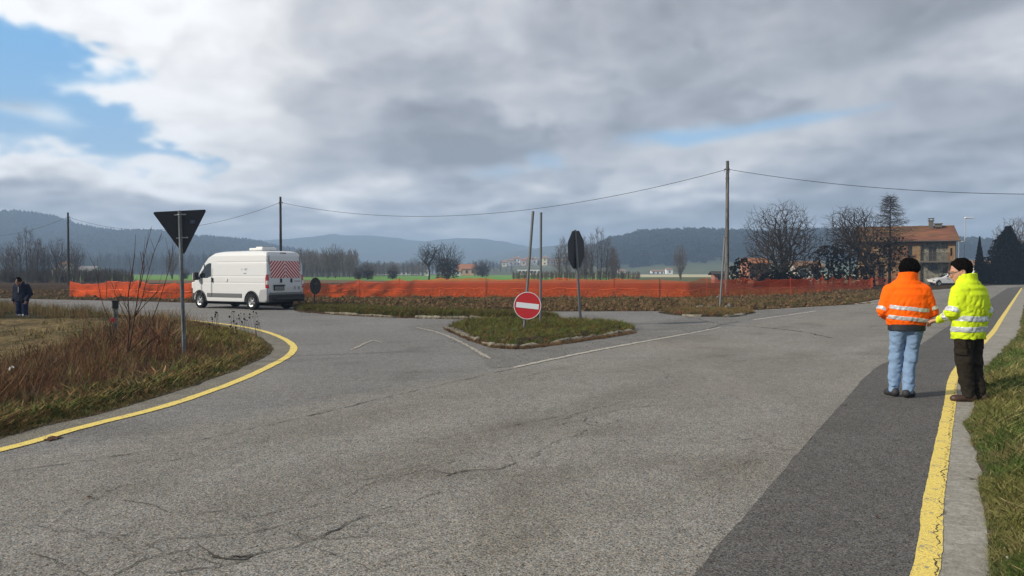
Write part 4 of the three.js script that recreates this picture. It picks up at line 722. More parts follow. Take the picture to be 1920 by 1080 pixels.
// single trees that stand out on the right hill's crest
{
  const trunk = (h) => { const w = new Wood(); w.seg(V(0, 0, 0), V(0, h * .7, 0), .3, .15, 6); return w.geo(); };
  const pine = [trunk(13), leafCloud(420, 2.0, (r) => { const a = r() * 6.283, q = Math.sqrt(r()), y = r(); return V(Math.cos(a) * q * 7 * Math.sqrt(1 - (y - .4) ** 2), 4.5 + y * 9, Math.sin(a) * q * 6); }, 91)];
  const spire = [trunk(11), leafCloud(300, 1.2, (r) => { const y = r(), a = r() * 6.283, q = Math.sqrt(r()) * 1.5 * (1.1 - y); return V(Math.cos(a) * q, .5 + y * 14, Math.sin(a) * q); }, 92)];
  const put = (x, D) => { const X = (x - 960) / F * D; return [X, hillR(X, D) - 1, -D]; };
  const p1 = tree('pine', 'largest rounded pine on the crest of the right hill', 'tree', pine, [barkDark, leafDark], put(1201, 955)); p1.scale.setScalar(.95);
  copy(p1, 'small round pine on the right hill crest, nearer the utility pole', put(1316, 955), 1, .62); copy(p1, 'low round tree left of the tall crest cypress', put(1260, 955), 2, .5); copy(p1, 'round tree on the right hill crest right of the bare spreading tree', put(1548, 950), 2.5, .65); copy(p1, 'round tree at the left shoulder of the right hill', put(1166, 950), 3, .45);
  const c1 = tree('cypress', 'tall cypress on the crest of the right hill', 'tree', spire, [barkDark, leafDark], put(1282, 956)); c1.scale.setScalar(1.0);
  copy(c1, 'left one of two small cypresses on the hill crest', put(1241, 956), 1, .62); copy(c1, 'right one of two small cypresses on the hill crest', put(1246, 956), 2, .66); copy(c1, 'small cypress right of the tall crest cypress', put(1303, 956), 3, .6);
}

// ------------------------------------------------------------------ far buildings
const glassDark = M(0.02, 0.024, 0.028, 0.15), tileRoof = M(0.30, 0.125, 0.06, .95), tileRoof2 = M(0.26, 0.15, 0.09, .95), greyRoof = M(0.2, 0.19, 0.18, .9);
function gable(w, d, rise, over, th = .18) {   // two roof slabs along x
  const a = Math.atan2(rise, d / 2), L = Math.hypot(rise, d / 2) + over, out = [];
  for (const s of [-1, 1]) { const g = box(w + over * 2, th, L); g.translate(0, th / 2, L / 2 - 0.02); g.rotateX(a); if (s < 0) g.rotateY(Math.PI); g.translate(0, rise, 0); out.push(g); }
  return out;
}
function farHouse(name, label, x, D, w, h, d, wall, roof, o = {}) {
  const p = where(x, D, o.y ?? -.1), t = thing(name, label, o.category ?? 'house', p, o.turn ?? 0);
  part('wall', box(w, h, d, 0, h / 2, 0), wall, t);
  const rise = o.rise ?? d * .2;
  if (o.flat) part('roof', box(w + .4, .35, d + .4, 0, h + .175, 0), roof, t);
  else { const sh = new THREE.Shape([new THREE.Vector2(-d / 2, 0), new THREE.Vector2(d / 2, 0), new THREE.Vector2(0, rise)]), g = new THREE.ExtrudeGeometry(sh, { depth: w - .04, bevelEnabled: false }); g.rotateY(Math.PI / 2); g.translate(-w / 2 + .02, h, 0); part('gable', g, wall, t); const rf = part('roof', gable(w, d, rise, .4), roof, t); rf.position.y = h; if (o.chimney) part('chimney', box(.7, 1.2, .7, w * .2, rise + .2, -.8), wall, rf); }
  const rows = o.rows ?? Math.max(1, Math.floor(h / 2.8)), n = o.n ?? Math.max(1, Math.floor(w / 3));
  for (let j = 0; j < rows; j++) for (let i = 0; i < n; i++) { const f = part('window', box(o.ww ?? 1.1, o.wh ?? 1.4, .12, -w / 2 + (i + .5) * w / n, (j + .56) * h / rows, d / 2 + .04), glassDark, t); f.userData = {}; }
  return t;
}
const cream = M(.62, .55, .42), white = M(.78, .77, .74), ochre = M(.55, .33, .18), pinkish = M(.58, .42, .34), greyWall = M(.45, .43, .40);
farHouse('farmhouse', 'orange farmhouse across the green field, left of the round bare tree', 876, 380, 8.5, 3.2, 8, ochre, tileRoof, { rise: 2.2, n: 3, rows: 1 });
farHouse('barn', 'small white outbuilding in front of the orange farmhouse', 859, 372, 2.4, 2.0, 4, white, tileRoof2, { n: 1, rows: 1, rise: 1.0, ww: .8, wh: 1 });
farHouse('shed', 'tiny white shed beside the forked tree trunk', 801, 352, 2.4, 2.0, 3, white, greyRoof, { n: 1, rows: 1, rise: .5, ww: .5, wh: .8 });
farHouse('warehouse', 'long white industrial building left of the leaning sign post', 992, 420, 12, 3.2, 10, white, greyRoof, { flat: 1, n: 6, rows: 1, ww: 1.3, wh: .9 });
farHouse('warehouse', 'low pale greenhouse strip on the far side of the green field', 750, 470, 26, 1.6, 8, M(.6, .62, .62), greyRoof, { flat: 1, n: 9, rows: 1, ww: 1.6, wh: .6, category: 'greenhouse' });
farHouse('house', 'small cream house between the trees at the left, beyond the field', 124, 290, 3.2, 4.3, 5, cream, tileRoof2, { n: 1, rows: 2, rise: 1 });
farHouse('house', 'low cream annex left of the small cream house', 109, 286, 2.2, 2.5, 4, cream, tileRoof2, { n: 1, rows: 1, rise: .6 });
farHouse('house', 'low grey roofed house right of the left utility pole', 168, 300, 6.4, 2.2, 7, greyWall, greyRoof, { n: 3, rows: 1, rise: 1.6 });
// the village on its rise
{
  const g = hill('low rise with the village', [[860, 511], [900, 505], [940, 499], [1000, 497], [1080, 496], [1140, 500], [1210, 509]], 720, 520, 900, .5, (x, d, n) => [0.10, 0.105, 0.06].map((v) => v * (.6 + n * .8)), null, 231);
  const V0 = [[945, 690, 5, 4, cream, tileRoof2, 'cream house at the left end of the far village'], [958, 700, 4.5, 5, greyWall, tileRoof2, 'grey house second from the left in the far village'], [969, 705, 6, 6.5, white, tileRoof2, 'white taller house in the left part of the far village'], [982, 700, 4, 4.6, pinkish, tileRoof, 'pinkish house left of the leaning post in the far village'], [991, 705, 5, 6, cream, tileRoof2, 'cream house directly left of the leaning post in the far village'], [1002, 708, 5, 5.5, white, tileRoof2, 'white house between the two bare posts in the far village'], [1021, 700, 4.6, 6.5, M(.75, .66, .42), tileRoof2, 'yellow house just right of the straight post in the far village'], [1031, 703, 7, 4.6, pinkish, tileRoof2, 'long pinkish house right of the yellow village house'], [1048, 700, 6, 4, greyWall, tileRoof2, 'grey house at the right end of the far village']];
  for (const [x, D, w, h, m, rf, label] of V0) { const X = (x - 960) / F * D; farHouse('village_house', label, x, D, w, h, 7, m, rf, { y: g(X, D) - .3, rise: 1.5, chimney: 1 }); }
  const ex = [[1165, 560, 5, 2.6, white, 'small white house at the foot of the right hill, right of the poplars'], [1232, 575, 9, 2.4, white, 'low white building at the foot of the right hill'], [1254, 570, 4.5, 3.6, white, 'white house left of the lone small tree below the hill'], [1106, 600, 3.5, 3, white, 'tiny white house behind the poplars']];
  for (const [x, D, w, h, m, label] of ex) farHouse('house', label, x, D, w, h, 6, m, tileRoof2, { y: -.3, rise: 1.0 });
  const cr = [[1222, 940, 'white villa on the right hill crest, right of the big pine'], [1326, 940, 'white villa high on the right hill near the utility pole']];
  for (const [x, D, label] of cr) { const X = (x - 960) / F * D; farHouse('villa', label, x, D, 8, 5, 8, white, tileRoof2, { y: hillR(X, D) + 1.5, rise: 1.4 }); }
}
farHouse('house', 'small red brick house behind the big bare tree', 1413, 128, 3.2, 3.0, 5, M(.36, .16, .1), tileRoof, { n: 2, rows: 1, rise: .8 });
farHouse('shed', 'small red hut left of the utility pole', 1346, 118, 1.5, 1.35, 2, M(.34, .14, .1), M(.05, .045, .04), { n: 1, rows: 1, rise: .3, ww: .5, wh: .6 });
farHouse('house', 'low white house behind the shrubs between the bare trees', 1508, 150, 5, 2.6, 5, M(.5, .48, .43), tileRoof2, { n: 2, rows: 1, rise: 1 });
farHouse('house', 'white house behind the cypress at the right', 1836, 140, 5.4, 2.8, 6, white, tileRoof2, { n: 1, rows: 1, rise: .8, ww: .9 });

// ------------------------------------------------------------------ the old house
{
  const D = 97, sc = D / F, gy = -.05, L = (1612 - 960) * sc, Rr = (1788 - 960) * sc, w = (Rr - L) / 1.1, h = 5.5, dep = 8.5, rise = 1.75;
  const stoneTex = texture(512, 512, (i, j) => {   // weathered brick and plaster, too far to tell the bricks
    const n = (p, s) => wrapNoise(i / 512 * p, j / 512 * p, p, s), row = Math.floor(j / 8), mort = j % 8 < 2 || (i + (row % 2) * 10) % 20 < 2 ? .82 : 1, b = hash3(Math.floor((i + (row % 2) * 10) / 20), row, 3), pl = smooth(.52, .6, n(10, 1) * .6 + n(30, 2) * .4);
    return [lerp(.45 + b * .14, .55, pl) * mort, lerp(.31 + b * .11, .46, pl) * mort, lerp(.21 + b * .07, .33, pl) * mort];
  }); stoneTex.repeat.set(1 / 4, 1 / 4);
  const brick = new THREE.MeshStandardMaterial({ map: stoneTex, roughness: 1 }), plaster = M(.34, .32, .25, 1, { map: earthTex }), dark = M(.02, .018, .015, .8), wood = M(.1, .075, .05, .8), iron = M(.05, .045, .04, .6), slab = M(.12, .11, .09, 1);
  const t = thing('old_house', 'two storey brick farmhouse with tiled roof and balcony, behind the bare conifer', 'house', [(L + Rr) / 2 + Math.sin(.36) * dep / 2, gy, -D - Math.cos(.36) * dep / 2], -.36);
  const X = (px) => ((px - 960) * sc - (L + Rr) / 2) / 1.1, Y = (py) => EYE - gy + (510 - py) * sc, fz = dep / 2;
  const recL = X(1725), recR = X(1775), hw = w / 2;
  const face = (x0, x1, holes, z, th) => { const s = new THREE.Shape([new THREE.Vector2(x0, 0), new THREE.Vector2(x1, 0), new THREE.Vector2(x1, h), new THREE.Vector2(x0, h)]); for (const [a, b, c, e] of holes) s.holes.push(new THREE.Path([new THREE.Vector2(a, c), new THREE.Vector2(a, e), new THREE.Vector2(b, e), new THREE.Vector2(b, c)])); const g = new THREE.ExtrudeGeometry(s, { depth: th, bevelEnabled: false }); g.translate(0, 0, z - th); return g; };
  const wins = [[X(1702), X(1710), Y(479), Y(460)], [X(1655), X(1663), Y(479), Y(460)], [X(1647), X(1659), 0.02, Y(497)], [X(1692), X(1702), Y(519), Y(504)], [X(1625), X(1632), Y(479), Y(462)]];
  part('wall', [face(-hw, recL, wins, fz, .4), face(recR, hw, [[X(1779), X(1783), Y(480), Y(466)]], fz, .4), box(w - .1, h, .3, 0, h / 2, -fz + .15), box(.3, h, dep - .75, -hw + .15, h / 2, -.05), box(.3, h, dep - .75, hw - .15, h / 2, -.05)], brick, t);
  const rw = [[X(1741), X(1755), Y(490), Y(463)], [X(1740), X(1757), Y(507), Y(496)], [X(1767), X(1774), Y(513), Y(502)]];
  part('recessed_wall', face(recL, recR, rw, fz - .35, .3), plaster, t);
  part('floor', [box(w - .8, .2, dep - 1.2, 0, .1, 0), box(w - .8, .2, dep - 1.2, 0, 2.75, 0), box(w - .8, .2, dep - 1.2, 0, h - .15, 0)], slab, t);
  for (const [a, b, c, e] of wins) { const f = part('window', [box(b - a, .08, .06, (a + b) / 2, e - .04, fz - .2), box(.06, e - c, .06, (a + b) / 2, (c + e) / 2, fz - .2)], wood, t); part('pane', box(b - a, e - c, .03, (a + b) / 2, (c + e) / 2, fz - .27), glassDark, f); part('sill', box(b - a + .3, .1, .24, (a + b) / 2, c - .05, fz + .04), slab, f); }
  { const [a, b, c, e] = rw[0], f = part('balcony_door', [box(.07, e - c, .08, (a + b) / 2, (c + e) / 2, fz - .42), ...[0, 1, 2, 3].map((k) => box(b - a, .06, .08, (a + b) / 2, c + (e - c) * (k + .5) / 4, fz - .42))], wood, t); part('pane', box(b - a, e - c, .03, (a + b) / 2, (c + e) / 2, fz - .5), glassDark, f); }
  for (const [a, b, c, e] of rw.slice(1)) { const f = part('window', [box(.07, e - c, .06, (a + b) / 2, (c + e) / 2, fz - .45)], wood, t); part('pane', box(b - a, e - c, .03, (a + b) / 2, (c + e) / 2, fz - .52), glassDark, f); }
  const bal = part('balcony', [box(recR - recL + .3, .2, 1.5, (recL + recR) / 2, Y(491), fz + .35)], slab, t), rails = [];
  for (let i = 0; i <= 26; i++) rails.push(box(.035, .92, .035, recL + (recR - recL) * i / 26, Y(491) + .56, fz + 1.05)); rails.push(box(recR - recL + .1, .05, .06, (recL + recR) / 2, Y(491) + 1.04, fz + 1.05)); part('railing', rails, iron, bal);
  const gs = new THREE.Shape([new THREE.Vector2(-dep / 2, 0), new THREE.Vector2(dep / 2, 0), new THREE.Vector2(0, rise)]), gg = new THREE.ExtrudeGeometry(gs, { depth: w - .1, bevelEnabled: false }); gg.rotateY(Math.PI / 2); gg.translate(-hw + .05, h, 0); part('gable', gg, brick, t);
  // roof of rounded tile courses
  const roofTex = texture(256, 256, (i, j) => { const n = (p, s) => wrapNoise(i / 256 * p, j / 256 * p, p, s), v = .7 + n(60, 1) * .35, m = smooth(.45, .7, n(8, 4) * .6 + n(24, 5) * .4); return [lerp(.48, .46, m) * v, lerp(.29, .33, m) * v, lerp(.19, .18, m) * v]; }); roofTex.repeat.set(1 / 5, 1 / 5);
  const rm = new THREE.MeshStandardMaterial({ map: roofTex, roughness: 1 });
  const rf = part('roof', gable(w, dep, rise, .5, .12), rm, t); rf.position.y = h;
  const a = Math.atan2(rise, dep / 2), Ls = Math.hypot(rise, dep / 2) + .5, rows = [];
  for (const s of [-1, 1]) for (let i = 0; i < 54; i++) { const c = new THREE.CylinderGeometry(.1, .12, Ls, 6, 1, true, -Math.PI / 2, Math.PI); c.rotateX(Math.PI / 2); c.translate((i + .5 - 27) * ((w + 1) / 54), .12, Ls / 2); c.rotateX(a); if (s < 0) c.rotateY(Math.PI); c.translate(0, rise, 0); rows.push(c); }
  part('tile_courses', rows, rm, rf, { kind: 'stuff' });
  const rg = new THREE.CylinderGeometry(.16, .16, w + 1, 8); rg.rotateZ(Math.PI / 2); rg.translate(0, rise + .1, 0); part('ridge_tiles', rg, rm, rf);
  const ch = part('chimney', [box(.5, .95, .5, X(1752), rise + .35, .4), box(.66, .1, .66, X(1752), rise + .87, .4), box(.1, .2, .1, X(1752) - .22, rise + 1.0, .4), box(.1, .2, .1, X(1752) + .22, rise + 1.0, .4), box(.7, .08, .7, X(1752), rise + 1.14, .4)], slab, rf);
  part('chimney', [box(.75, .4, .6, X(1765), rise + .2, .6), box(.95, .1, .8, X(1765), rise + .45, .6)], slab, rf);
  part('drainpipe', [rod(V(hw + .07, 0, fz - .3), V(hw + .07, h, fz - .3), .05)], iron, t);
  part('gutter', [rod(V(-hw - .4, h - .12, fz + .52), V(hw + .4, h - .12, fz + .52), .08)], iron, t);
}

// ------------------------------------------------------------------ utility poles and their cable
const poleWood = M(.085, .07, .055, .95, { map: earthTex }), poleGrey = M(.25, .235, .21, .9, { map: earthTex }), galv = M(.28, .30, .31, .55, { metalness: .35 }), galvDark = M(.10, .11, .115, .6, { metalness: .3 }), blackM = M(.012, .013, .016, .55), cableM = M(.02, .02, .02, .6);
const polesAt = [[49.5, 27, 8.4], [13.63, 50, 8.62], [-21.4, 73, 8.55], [-52.3, 93, 8.6], [-84, 114, 8.6]];
polesAt.forEach(([x, d, h], i) => {
  if (i === 0 || i === 4) return;
  const t = thing('utility_pole', ['', 'nearest utility pole, tall and grey, between the leaning post and the big bare tree', 'dark utility pole behind the white van', 'dark utility pole at the far left above the end of the orange fence'][i], 'utility pole', [x, 0, -d]);
  part('pole', [rod(V(0, -.1, 0), V(0, h, 0), i === 1 ? .145 : .14, .1, 12)], i === 1 ? poleGrey : poleWood, t);
  part('bracket', [box(.36, .05, .05, 0, h - .5, -.12), rod(V(-.17, h - .5, -.12), V(-.17, h - .72, -.1), .012), rod(V(.17, h - .5, -.12), V(.17, h - .72, -.1), .012), new THREE.CylinderGeometry(.135, .135, .06, 12).translate(0, h - .5, 0), new THREE.CylinderGeometry(.14, .14, .05, 12).translate(0, h - 1.1, 0)], galvDark, t);
});
for (let i = 0; i < 4; i++) {
  const A = polesAt[i], B = polesAt[i + 1], pts = [], sag = [2.5, 2.05, 2.0, 1.8][i];
  for (let k = 0; k <= 32; k++) { const t = k / 32, s = 4 * t * (1 - t); pts.push(V(lerp(A[0], B[0], t), lerp(A[2] - .52, B[2] - .52, t) - sag * s, -lerp(A[1], B[1], t))); }
  single('overhead_cable', tube(pts, .017, 96, 5), cableM, ['sagging overhead cable from the nearest utility pole to the right edge', 'sagging overhead cable between the nearest utility pole and the one behind the van', 'sagging overhead cable between the pole behind the van and the far left pole', 'overhead cable leaving the far left pole to the left edge'][i], 'cable');
}

// ------------------------------------------------------------------ road signs
function disc(r, th, n = 40) { const g = new THREE.CylinderGeometry(r, r, th, n); g.rotateX(Math.PI / 2); return g; }
function roundedPoly(pts, rad, depth) {   // polygon with rounded corners
  const s = new THREE.Shape(), n = pts.length;
  pts.forEach((p, i) => { const a = pts[(i + n - 1) % n], b = pts[(i + 1) % n], u = (q) => { const l = Math.hypot(q[0] - p[0], q[1] - p[1]); return [p[0] + (q[0] - p[0]) / l * rad, p[1] + (q[1] - p[1]) / l * rad]; }, A = u(a), B = u(b); i ? s.lineTo(...A) : s.moveTo(...A); s.quadraticCurveTo(p[0], p[1], ...B); });
  s.closePath(); const g = new THREE.ExtrudeGeometry(s, { depth, bevelEnabled: true, bevelThickness: .003, bevelSize: .003, bevelSegments: 1, curveSegments: 8 }); g.translate(0, 0, -depth / 2); return g;
}
const signBack = M(.012, .014, .02, .6), redPaint = M(.42, .012, .016, .45), whiteFilm = M(.62, .66, .70, .45), steelEdge = M(.35, .36, .37, .5, { metalness: .5 });
{   // give-way triangle seen from behind
  const D = 14.3, b = at(346, 676, D), t = thing('give_way_sign', 'black back of a triangular give way sign on a grey post, at the left corner', 'road sign', [b.x, 0, b.z]);
  const top = at(337, 395, D); const tx = top.x - b.x, th = top.y;
  part('post', [rod(V(0, -.2, 0), V(tx, th + .0, 0), .034, .034, 14)], M(.22, .25, .27, .6, { metalness: .25, map: earthTex }), t);
  const q = (x, y) => { const p = at(x, y, D); return [p.x - b.x, p.y]; }, c = q(336, 425);
  const s = part('triangle_plate', roundedPoly([[-.455, .27], [.455, .27], [0, -.53]], .05, .012), signBack, t); s.position.set(c[0] + .01, c[1] + .02, -.06); s.rotation.set(0, .33, .075);
  part('rim', [roundedPoly([[-.453, .268], [.453, .268], [0, -.528]], .05, .004)], M(.5, .05, .05, .5), s).position.z = -.012;
  part('clamp', [box(.2, .022, .012, 0, .2, .016), new THREE.TorusGeometry(.042, .008, 6, 16).rotateX(Math.PI / 2).translate(0, .2, .045)], steelEdge, s); part('clamp', [box(.2, .022, .012, 0, -.22, .016), new THREE.TorusGeometry(.042, .008, 6, 16).rotateX(Math.PI / 2).translate(0, -.22, .045)], steelEdge, s);
  part('sticker', [box(.095, .07, .002, .2, .06, .011)], M(.03, .045, .075, .5), s); part('sticker_mark', [box(.07, .012, .002, .2, .075, .013), box(.05, .01, .002, .195, .05, .013)], M(.09, .13, .19, .5), s);
}
{   // no entry, on a leaning post, and the bare posts of the island
  const D = 20.5, b = at(981, 627, D), top = at(999.5, 396, D), t = thing('no_entry_sign', 'red round no entry sign with white bar on a tall leaning post', 'road sign', [b.x, 0, b.z]);
  part('post', [rod(V(0, -.2, 0), V(top.x - b.x, top.y, 0), .036, .036, 14)], M(.13, .14, .145, .55, { metalness: .25 }), t);
  const c = at(989, 573, D), s = part('disc', disc(.345, .012, 48), redPaint, t); s.position.set(c.x - b.x, c.y, .065); s.rotation.set(-.04, -.08, -.105);
  part('rim', new THREE.TorusGeometry(.347, .009, 6, 56), whiteFilm, s).position.z = .003;
  part('bar', [box(.59, .135, .004, 0, .0, .008)], whiteFilm, s);
  part('clamp', [box(.18, .03, .03, 0, .12, -.02)], steelEdge, s); part('clamp', [box(.18, .03, .03, 0, -.12, -.02)], steelEdge, s);
  const b2 = at(1013, 613, 22.9), t2 = at(1014.5, 399, 22.9);
  const p2 = thing('sign_post', 'straight bare grey post just right of the no entry sign', 'post', [b2.x, 0, b2.z]); part('post', [rod(V(0, -.2, 0), V(t2.x - b2.x, t2.y, 0), .036, .036, 14)], M(.12, .13, .135, .55, { metalness: .25 }), p2); part('cap', [new THREE.CylinderGeometry(.04, .04, .02, 14).translate(t2.x - b2.x, t2.y, 0)], galvDark, p2);
  const b3 = at(1090, 611, 23.4), t3 = at(1078, 431, 23.4), p3 = thing('stop_sign', 'dark back of an octagonal stop sign leaning left on the triangular island', 'road sign', [b3.x, 0, b3.z]);
  part('post', [rod(V(0, -.2, 0), V(t3.x - b3.x, t3.y, 0), .042, .04, 14)], M(.14, .15, .155, .55, { metalness: .25 }), p3);
  const o = at(1080.5, 468, 23.4), oc = []; for (let k = 0; k < 8; k++) { const a = (k + .5) * Math.PI / 4; oc.push([Math.cos(a) * .6, Math.sin(a) * .6]); }
  const s3 = part('octagon_plate', roundedPoly(oc, .03, .012), M(.016, .02, .028, .6), p3); s3.position.set(o.x - b3.x, o.y, -.05); s3.rotation.set(0, 1.05, .06, 'YXZ');
  part('clamp', [box(.24, .03, .03, 0, .28, .02)], blackM, s3); part('clamp', [box(.24, .03, .03, 0, -.28, .02)], blackM, s3); part('stiffener', [box(.05, 1.0, .03, 0, 0, .02)], blackM, s3);
}
{   // low round sign by the van, leaning post of the small island, delineator
  const D = 33.2, b = at(588, 572, D); b.y = 0; const t = thing('round_sign', 'small black back of a round sign, right of the van on the long island', 'road sign', [b.x, 0, b.z]);
  const c = at(590, 537, D); part('post', [rod(V(0, -.1, 0), V(c.x - b.x, c.y + .3, 0), .035, .035, 12)], blackM, t);
  const s = part('disc', disc(.35, .012, 36), blackM, t); s.position.set(c.x - b.x + .02, c.y + .02, -.04); s.rotation.set(0, 1.12, .2, 'YXZ'); part('clamp', [box(.2, .03, .03, 0, .1, .02)], galvDark, s); part('rim', new THREE.TorusGeometry(.35, .008, 5, 40), galvDark, s);
  const D2 = 32.6, b4 = at(1349, 583, D2), t4 = at(1359, 445, D2), p4 = thing('sign_post', 'leaning bare grey post on the small island, beside the utility pole', 'post', [b4.x, 0, b4.z]); part('post', [rod(V(0, -.1, 0), V(t4.x - b4.x, t4.y, 0), .04, .04, 14)], M(.16, .17, .175, .55, { metalness: .25 }), p4); part('cap', [new THREE.CylinderGeometry(.045, .045, .03, 14).translate(t4.x - b4.x, t4.y, 0)], galvDark, p4);
  const D3 = 17.6, b5 = at(217, 650, D3), p5 = thing('marker_post', 'weathered roadside marker post with red reflector in the dry brush', 'marker post', [b5.x, -.05, b5.z], .4), hp = 1.0;
  part('post', [roundedPoly([[-.05, -.045], [.05, -.045], [.05, .045], [-.05, .045]], .02, hp - .16).rotateX(-Math.PI / 2).translate(0, (hp - .16) / 2, 0)], M(.38, .38, .35, .9, { map: earthTex }), p5);
  part('cap', [box(.13, .17, .12, 0, hp - .08, 0, .02), box(.17, .03, .14, .01, hp + .005, 0, .01)], M(.02, .021, .022, .7), p5); part('reflector', [box(.09, .09, .015, -.045, hp - .42, .06, .005)], M(.5, .03, .03, .3), p5);
}

// ------------------------------------------------------------------ orange fence netting on stakes
{
  const alpha = texture(64, 64, (i, j) => { const x = (i + .5) / 64, y = (j + .5) / 64, q = Math.hypot((x - .5) / .435, (y - .5) / .385); const v = q < 1 ? 0 : 1; return [v, v, v]; }, false);
  alpha.repeat.set(1 / .055, 1 / .045);
  const net = new THREE.MeshPhysicalMaterial({ color: new THREE.Color().setRGB(.86, .095, .008), roughness: .8, specularIntensity: .2, alphaMap: alpha, transparent: true, side: THREE.DoubleSide, transmission: 0 });
  const strip = M(.88, .13, .03, .6), stakeM = M(.07, .04, .03, .8), stakeO = M(.8, .1, .02, .7);
  function fence(label, base, heights, seed, loose) {
    const t = thing('mesh_fence', label, 'fence'), len = []; let L = 0; base.forEach((p, i) => { if (i) L += Math.hypot(p[0] - base[i - 1][0], p[1] - base[i - 1][1]); len.push(L); });
    const ptAt = (s) => { let i = 1; while (i < base.length - 1 && len[i] < s) i++; const u = clamp((s - len[i - 1]) / (len[i] - len[i - 1])); return [lerp(base[i - 1][0], base[i][0], u), lerp(base[i - 1][1], base[i][1], u), lerp(heights[i - 1], heights[i], u)]; };
    const r = rng(seed), posts = [0]; while (posts.at(-1) < L - 1.5) posts.push(Math.min(L, posts.at(-1) + 2.1 + r() * 1.1)); posts[posts.length - 1] = L;
    const gy = (x, d) => { const s = -sdPoly(x, d, soilPoly); return s > 0 ? soilHeight(x, d, s) * .6 : 0; };
    posts.forEach((s, i) => { const [x, d, h] = ptAt(s); const o = part('stake', [rod(V(0, -.15, 0), V((r() - .5) * .12, h + .06 + r() * .06, (r() - .5) * .08), .011, .011, 6)], i % 3 ? stakeM : stakeO, t); o.position.set(x, gy(x, d), -d); });
    const nS = Math.round(L / .2), nR = 9, pos = [], uv = [], idx = [], bandA = [], bandB = [];
    const place = (s, f) => {
      const [x, d, h] = ptAt(s); let k = 0; while (k < posts.length - 2 && posts[k + 1] < s) k++; const u = clamp((s - posts[k]) / (posts[k + 1] - posts[k])), lo = loose(x);
      const sag = 4 * u * (1 - u) * (.03 + .13 * hash3(k, seed, 1)) * lo, pull = (hash3(k, seed, 7) - .5) * .12 * lo, wave = (fbm(s * .9, f * 1.2, 3, seed) - .5) * .32 * lo + (fbm(s * 2.6 + f * 1.5, f * 2, 3, seed + 4) - .5) * .16 * lo;
      return V(x + wave * .25, gy(x, d) * (1 - f) + .02 + f * (h - sag + pull * (u - .5)) + gy(x, d) * f, -d + wave * .55);
    };
    for (let i = 0; i <= nS; i++) for (let j = 0; j <= nR; j++) { const p = place(L * i / nS, j / nR); pos.push(p.x, p.y, p.z); uv.push(L * i / nS, j / nR * 1.15); }
    for (let i = 0; i < nS; i++) for (let j = 0; j < nR; j++) { const k = i * (nR + 1) + j; idx.push(k, k + nR + 1, k + nR + 2, k, k + nR + 2, k + 1); }
    const g = new THREE.BufferGeometry(); g.setAttribute('position', new THREE.Float32BufferAttribute(pos, 3)); g.setAttribute('uv', new THREE.Float32BufferAttribute(uv, 2)); g.setIndex(idx); g.computeVertexNormals();
    part('netting', g, net, t);
    for (const [f, w] of [[.5, .014], [.985, .010], [.02, .009]]) { const ps = []; const n = Math.round(L / .25); for (let i = 0; i <= n; i++) { const p = place(L * i / n, f); p.z += .012; ps.push(p); } const q = [], ix = []; ps.forEach((p, i) => { const ww = w * (.2 + 1.3 * noise2(i * .45, seed, 5)); q.push(p.x, p.y - ww, p.z, p.x, p.y + ww, p.z); if (i) { const k = i * 2; ix.push(k - 2, k, k + 1, k - 2, k + 1, k - 1); } }); const b = new THREE.BufferGeometry(); b.setAttribute('position', new THREE.Float32BufferAttribute(q, 3)); b.setIndex(ix); b.computeVertexNormals(); part('selvage', b, strip, t); }
  }
  const base = [[131, 560.5], [220, 562], [300, 563], [420, 563.5], [520, 563], [600, 562], [700, 561.5], [800, 561.5], [1000, 562], [1200, 562], [1290, 562], [1350, 561], [1420, 559], [1482, 556.5], [1520, 553], [1560, 549.5], [1632, 544.5]], tops = [532, 529, 530, 528, 527, 526, 525.5, 524, 524.5, 525.5, 525.5, 524.5, 523.5, 523, 521.5, 520.5, 524];
  const B = px(base), Hs = B.map(([x, d], i) => EYE + at(base[i][0], tops[i], d).y - EYE);
  fence('long orange plastic mesh fence along the ploughed field', B, Hs, 3, (x) => smooth(-2, -11, x) * 2.2 + .6 + smooth(12, 16, x) * 1.3);
  const b2 = px([[1632, 544.5], [1640, 536], [1692, 534]]), t2 = [524, 521, 522]; fence('short end of orange mesh fence running back beside the orange jacket', b2, b2.map(([x, d], i) => at([1632, 640, 1692][i] === 640 ? 1640 : [1632, 1640, 1692][i], t2[i], d).y), 9, () => .8);
}

// ------------------------------------------------------------------ rocks, litter, sapling, seed heads
[[1312, 581, .22, 'pale rock left of the leaning post on the small island'], [1333, 582, .17, 'smaller pale rock between the left rock and the leaning post'], [1366, 582, .26, 'largest pale rock, right of the leaning post on the small island'], [1395, 566, .12, 'small white stone on the soil bank left below the fence end'], [1528, 553, .13, 'white stone on the soil bank right of the middle of the fence bend'], [1592, 548, .13, 'white stone near the right end of the fence'], [1346, 561, .14, 'white stone below the fence beside the leaning post']].forEach(([x, y, s, label], i) => {
  const p = G(x, y, .06), o = single('rock', roughBlock(1.25, .8, 1, 3 + i * 5, .4), [stoneMat3, stoneMat][i % 2], label, 'rock'); o.position.set(p[0], i < 3 ? .14 : soilHeight(p[0], p[1], 2) + .05, -p[1]); o.rotation.set(i, i * 2, .3); o.scale.setScalar(s);
});
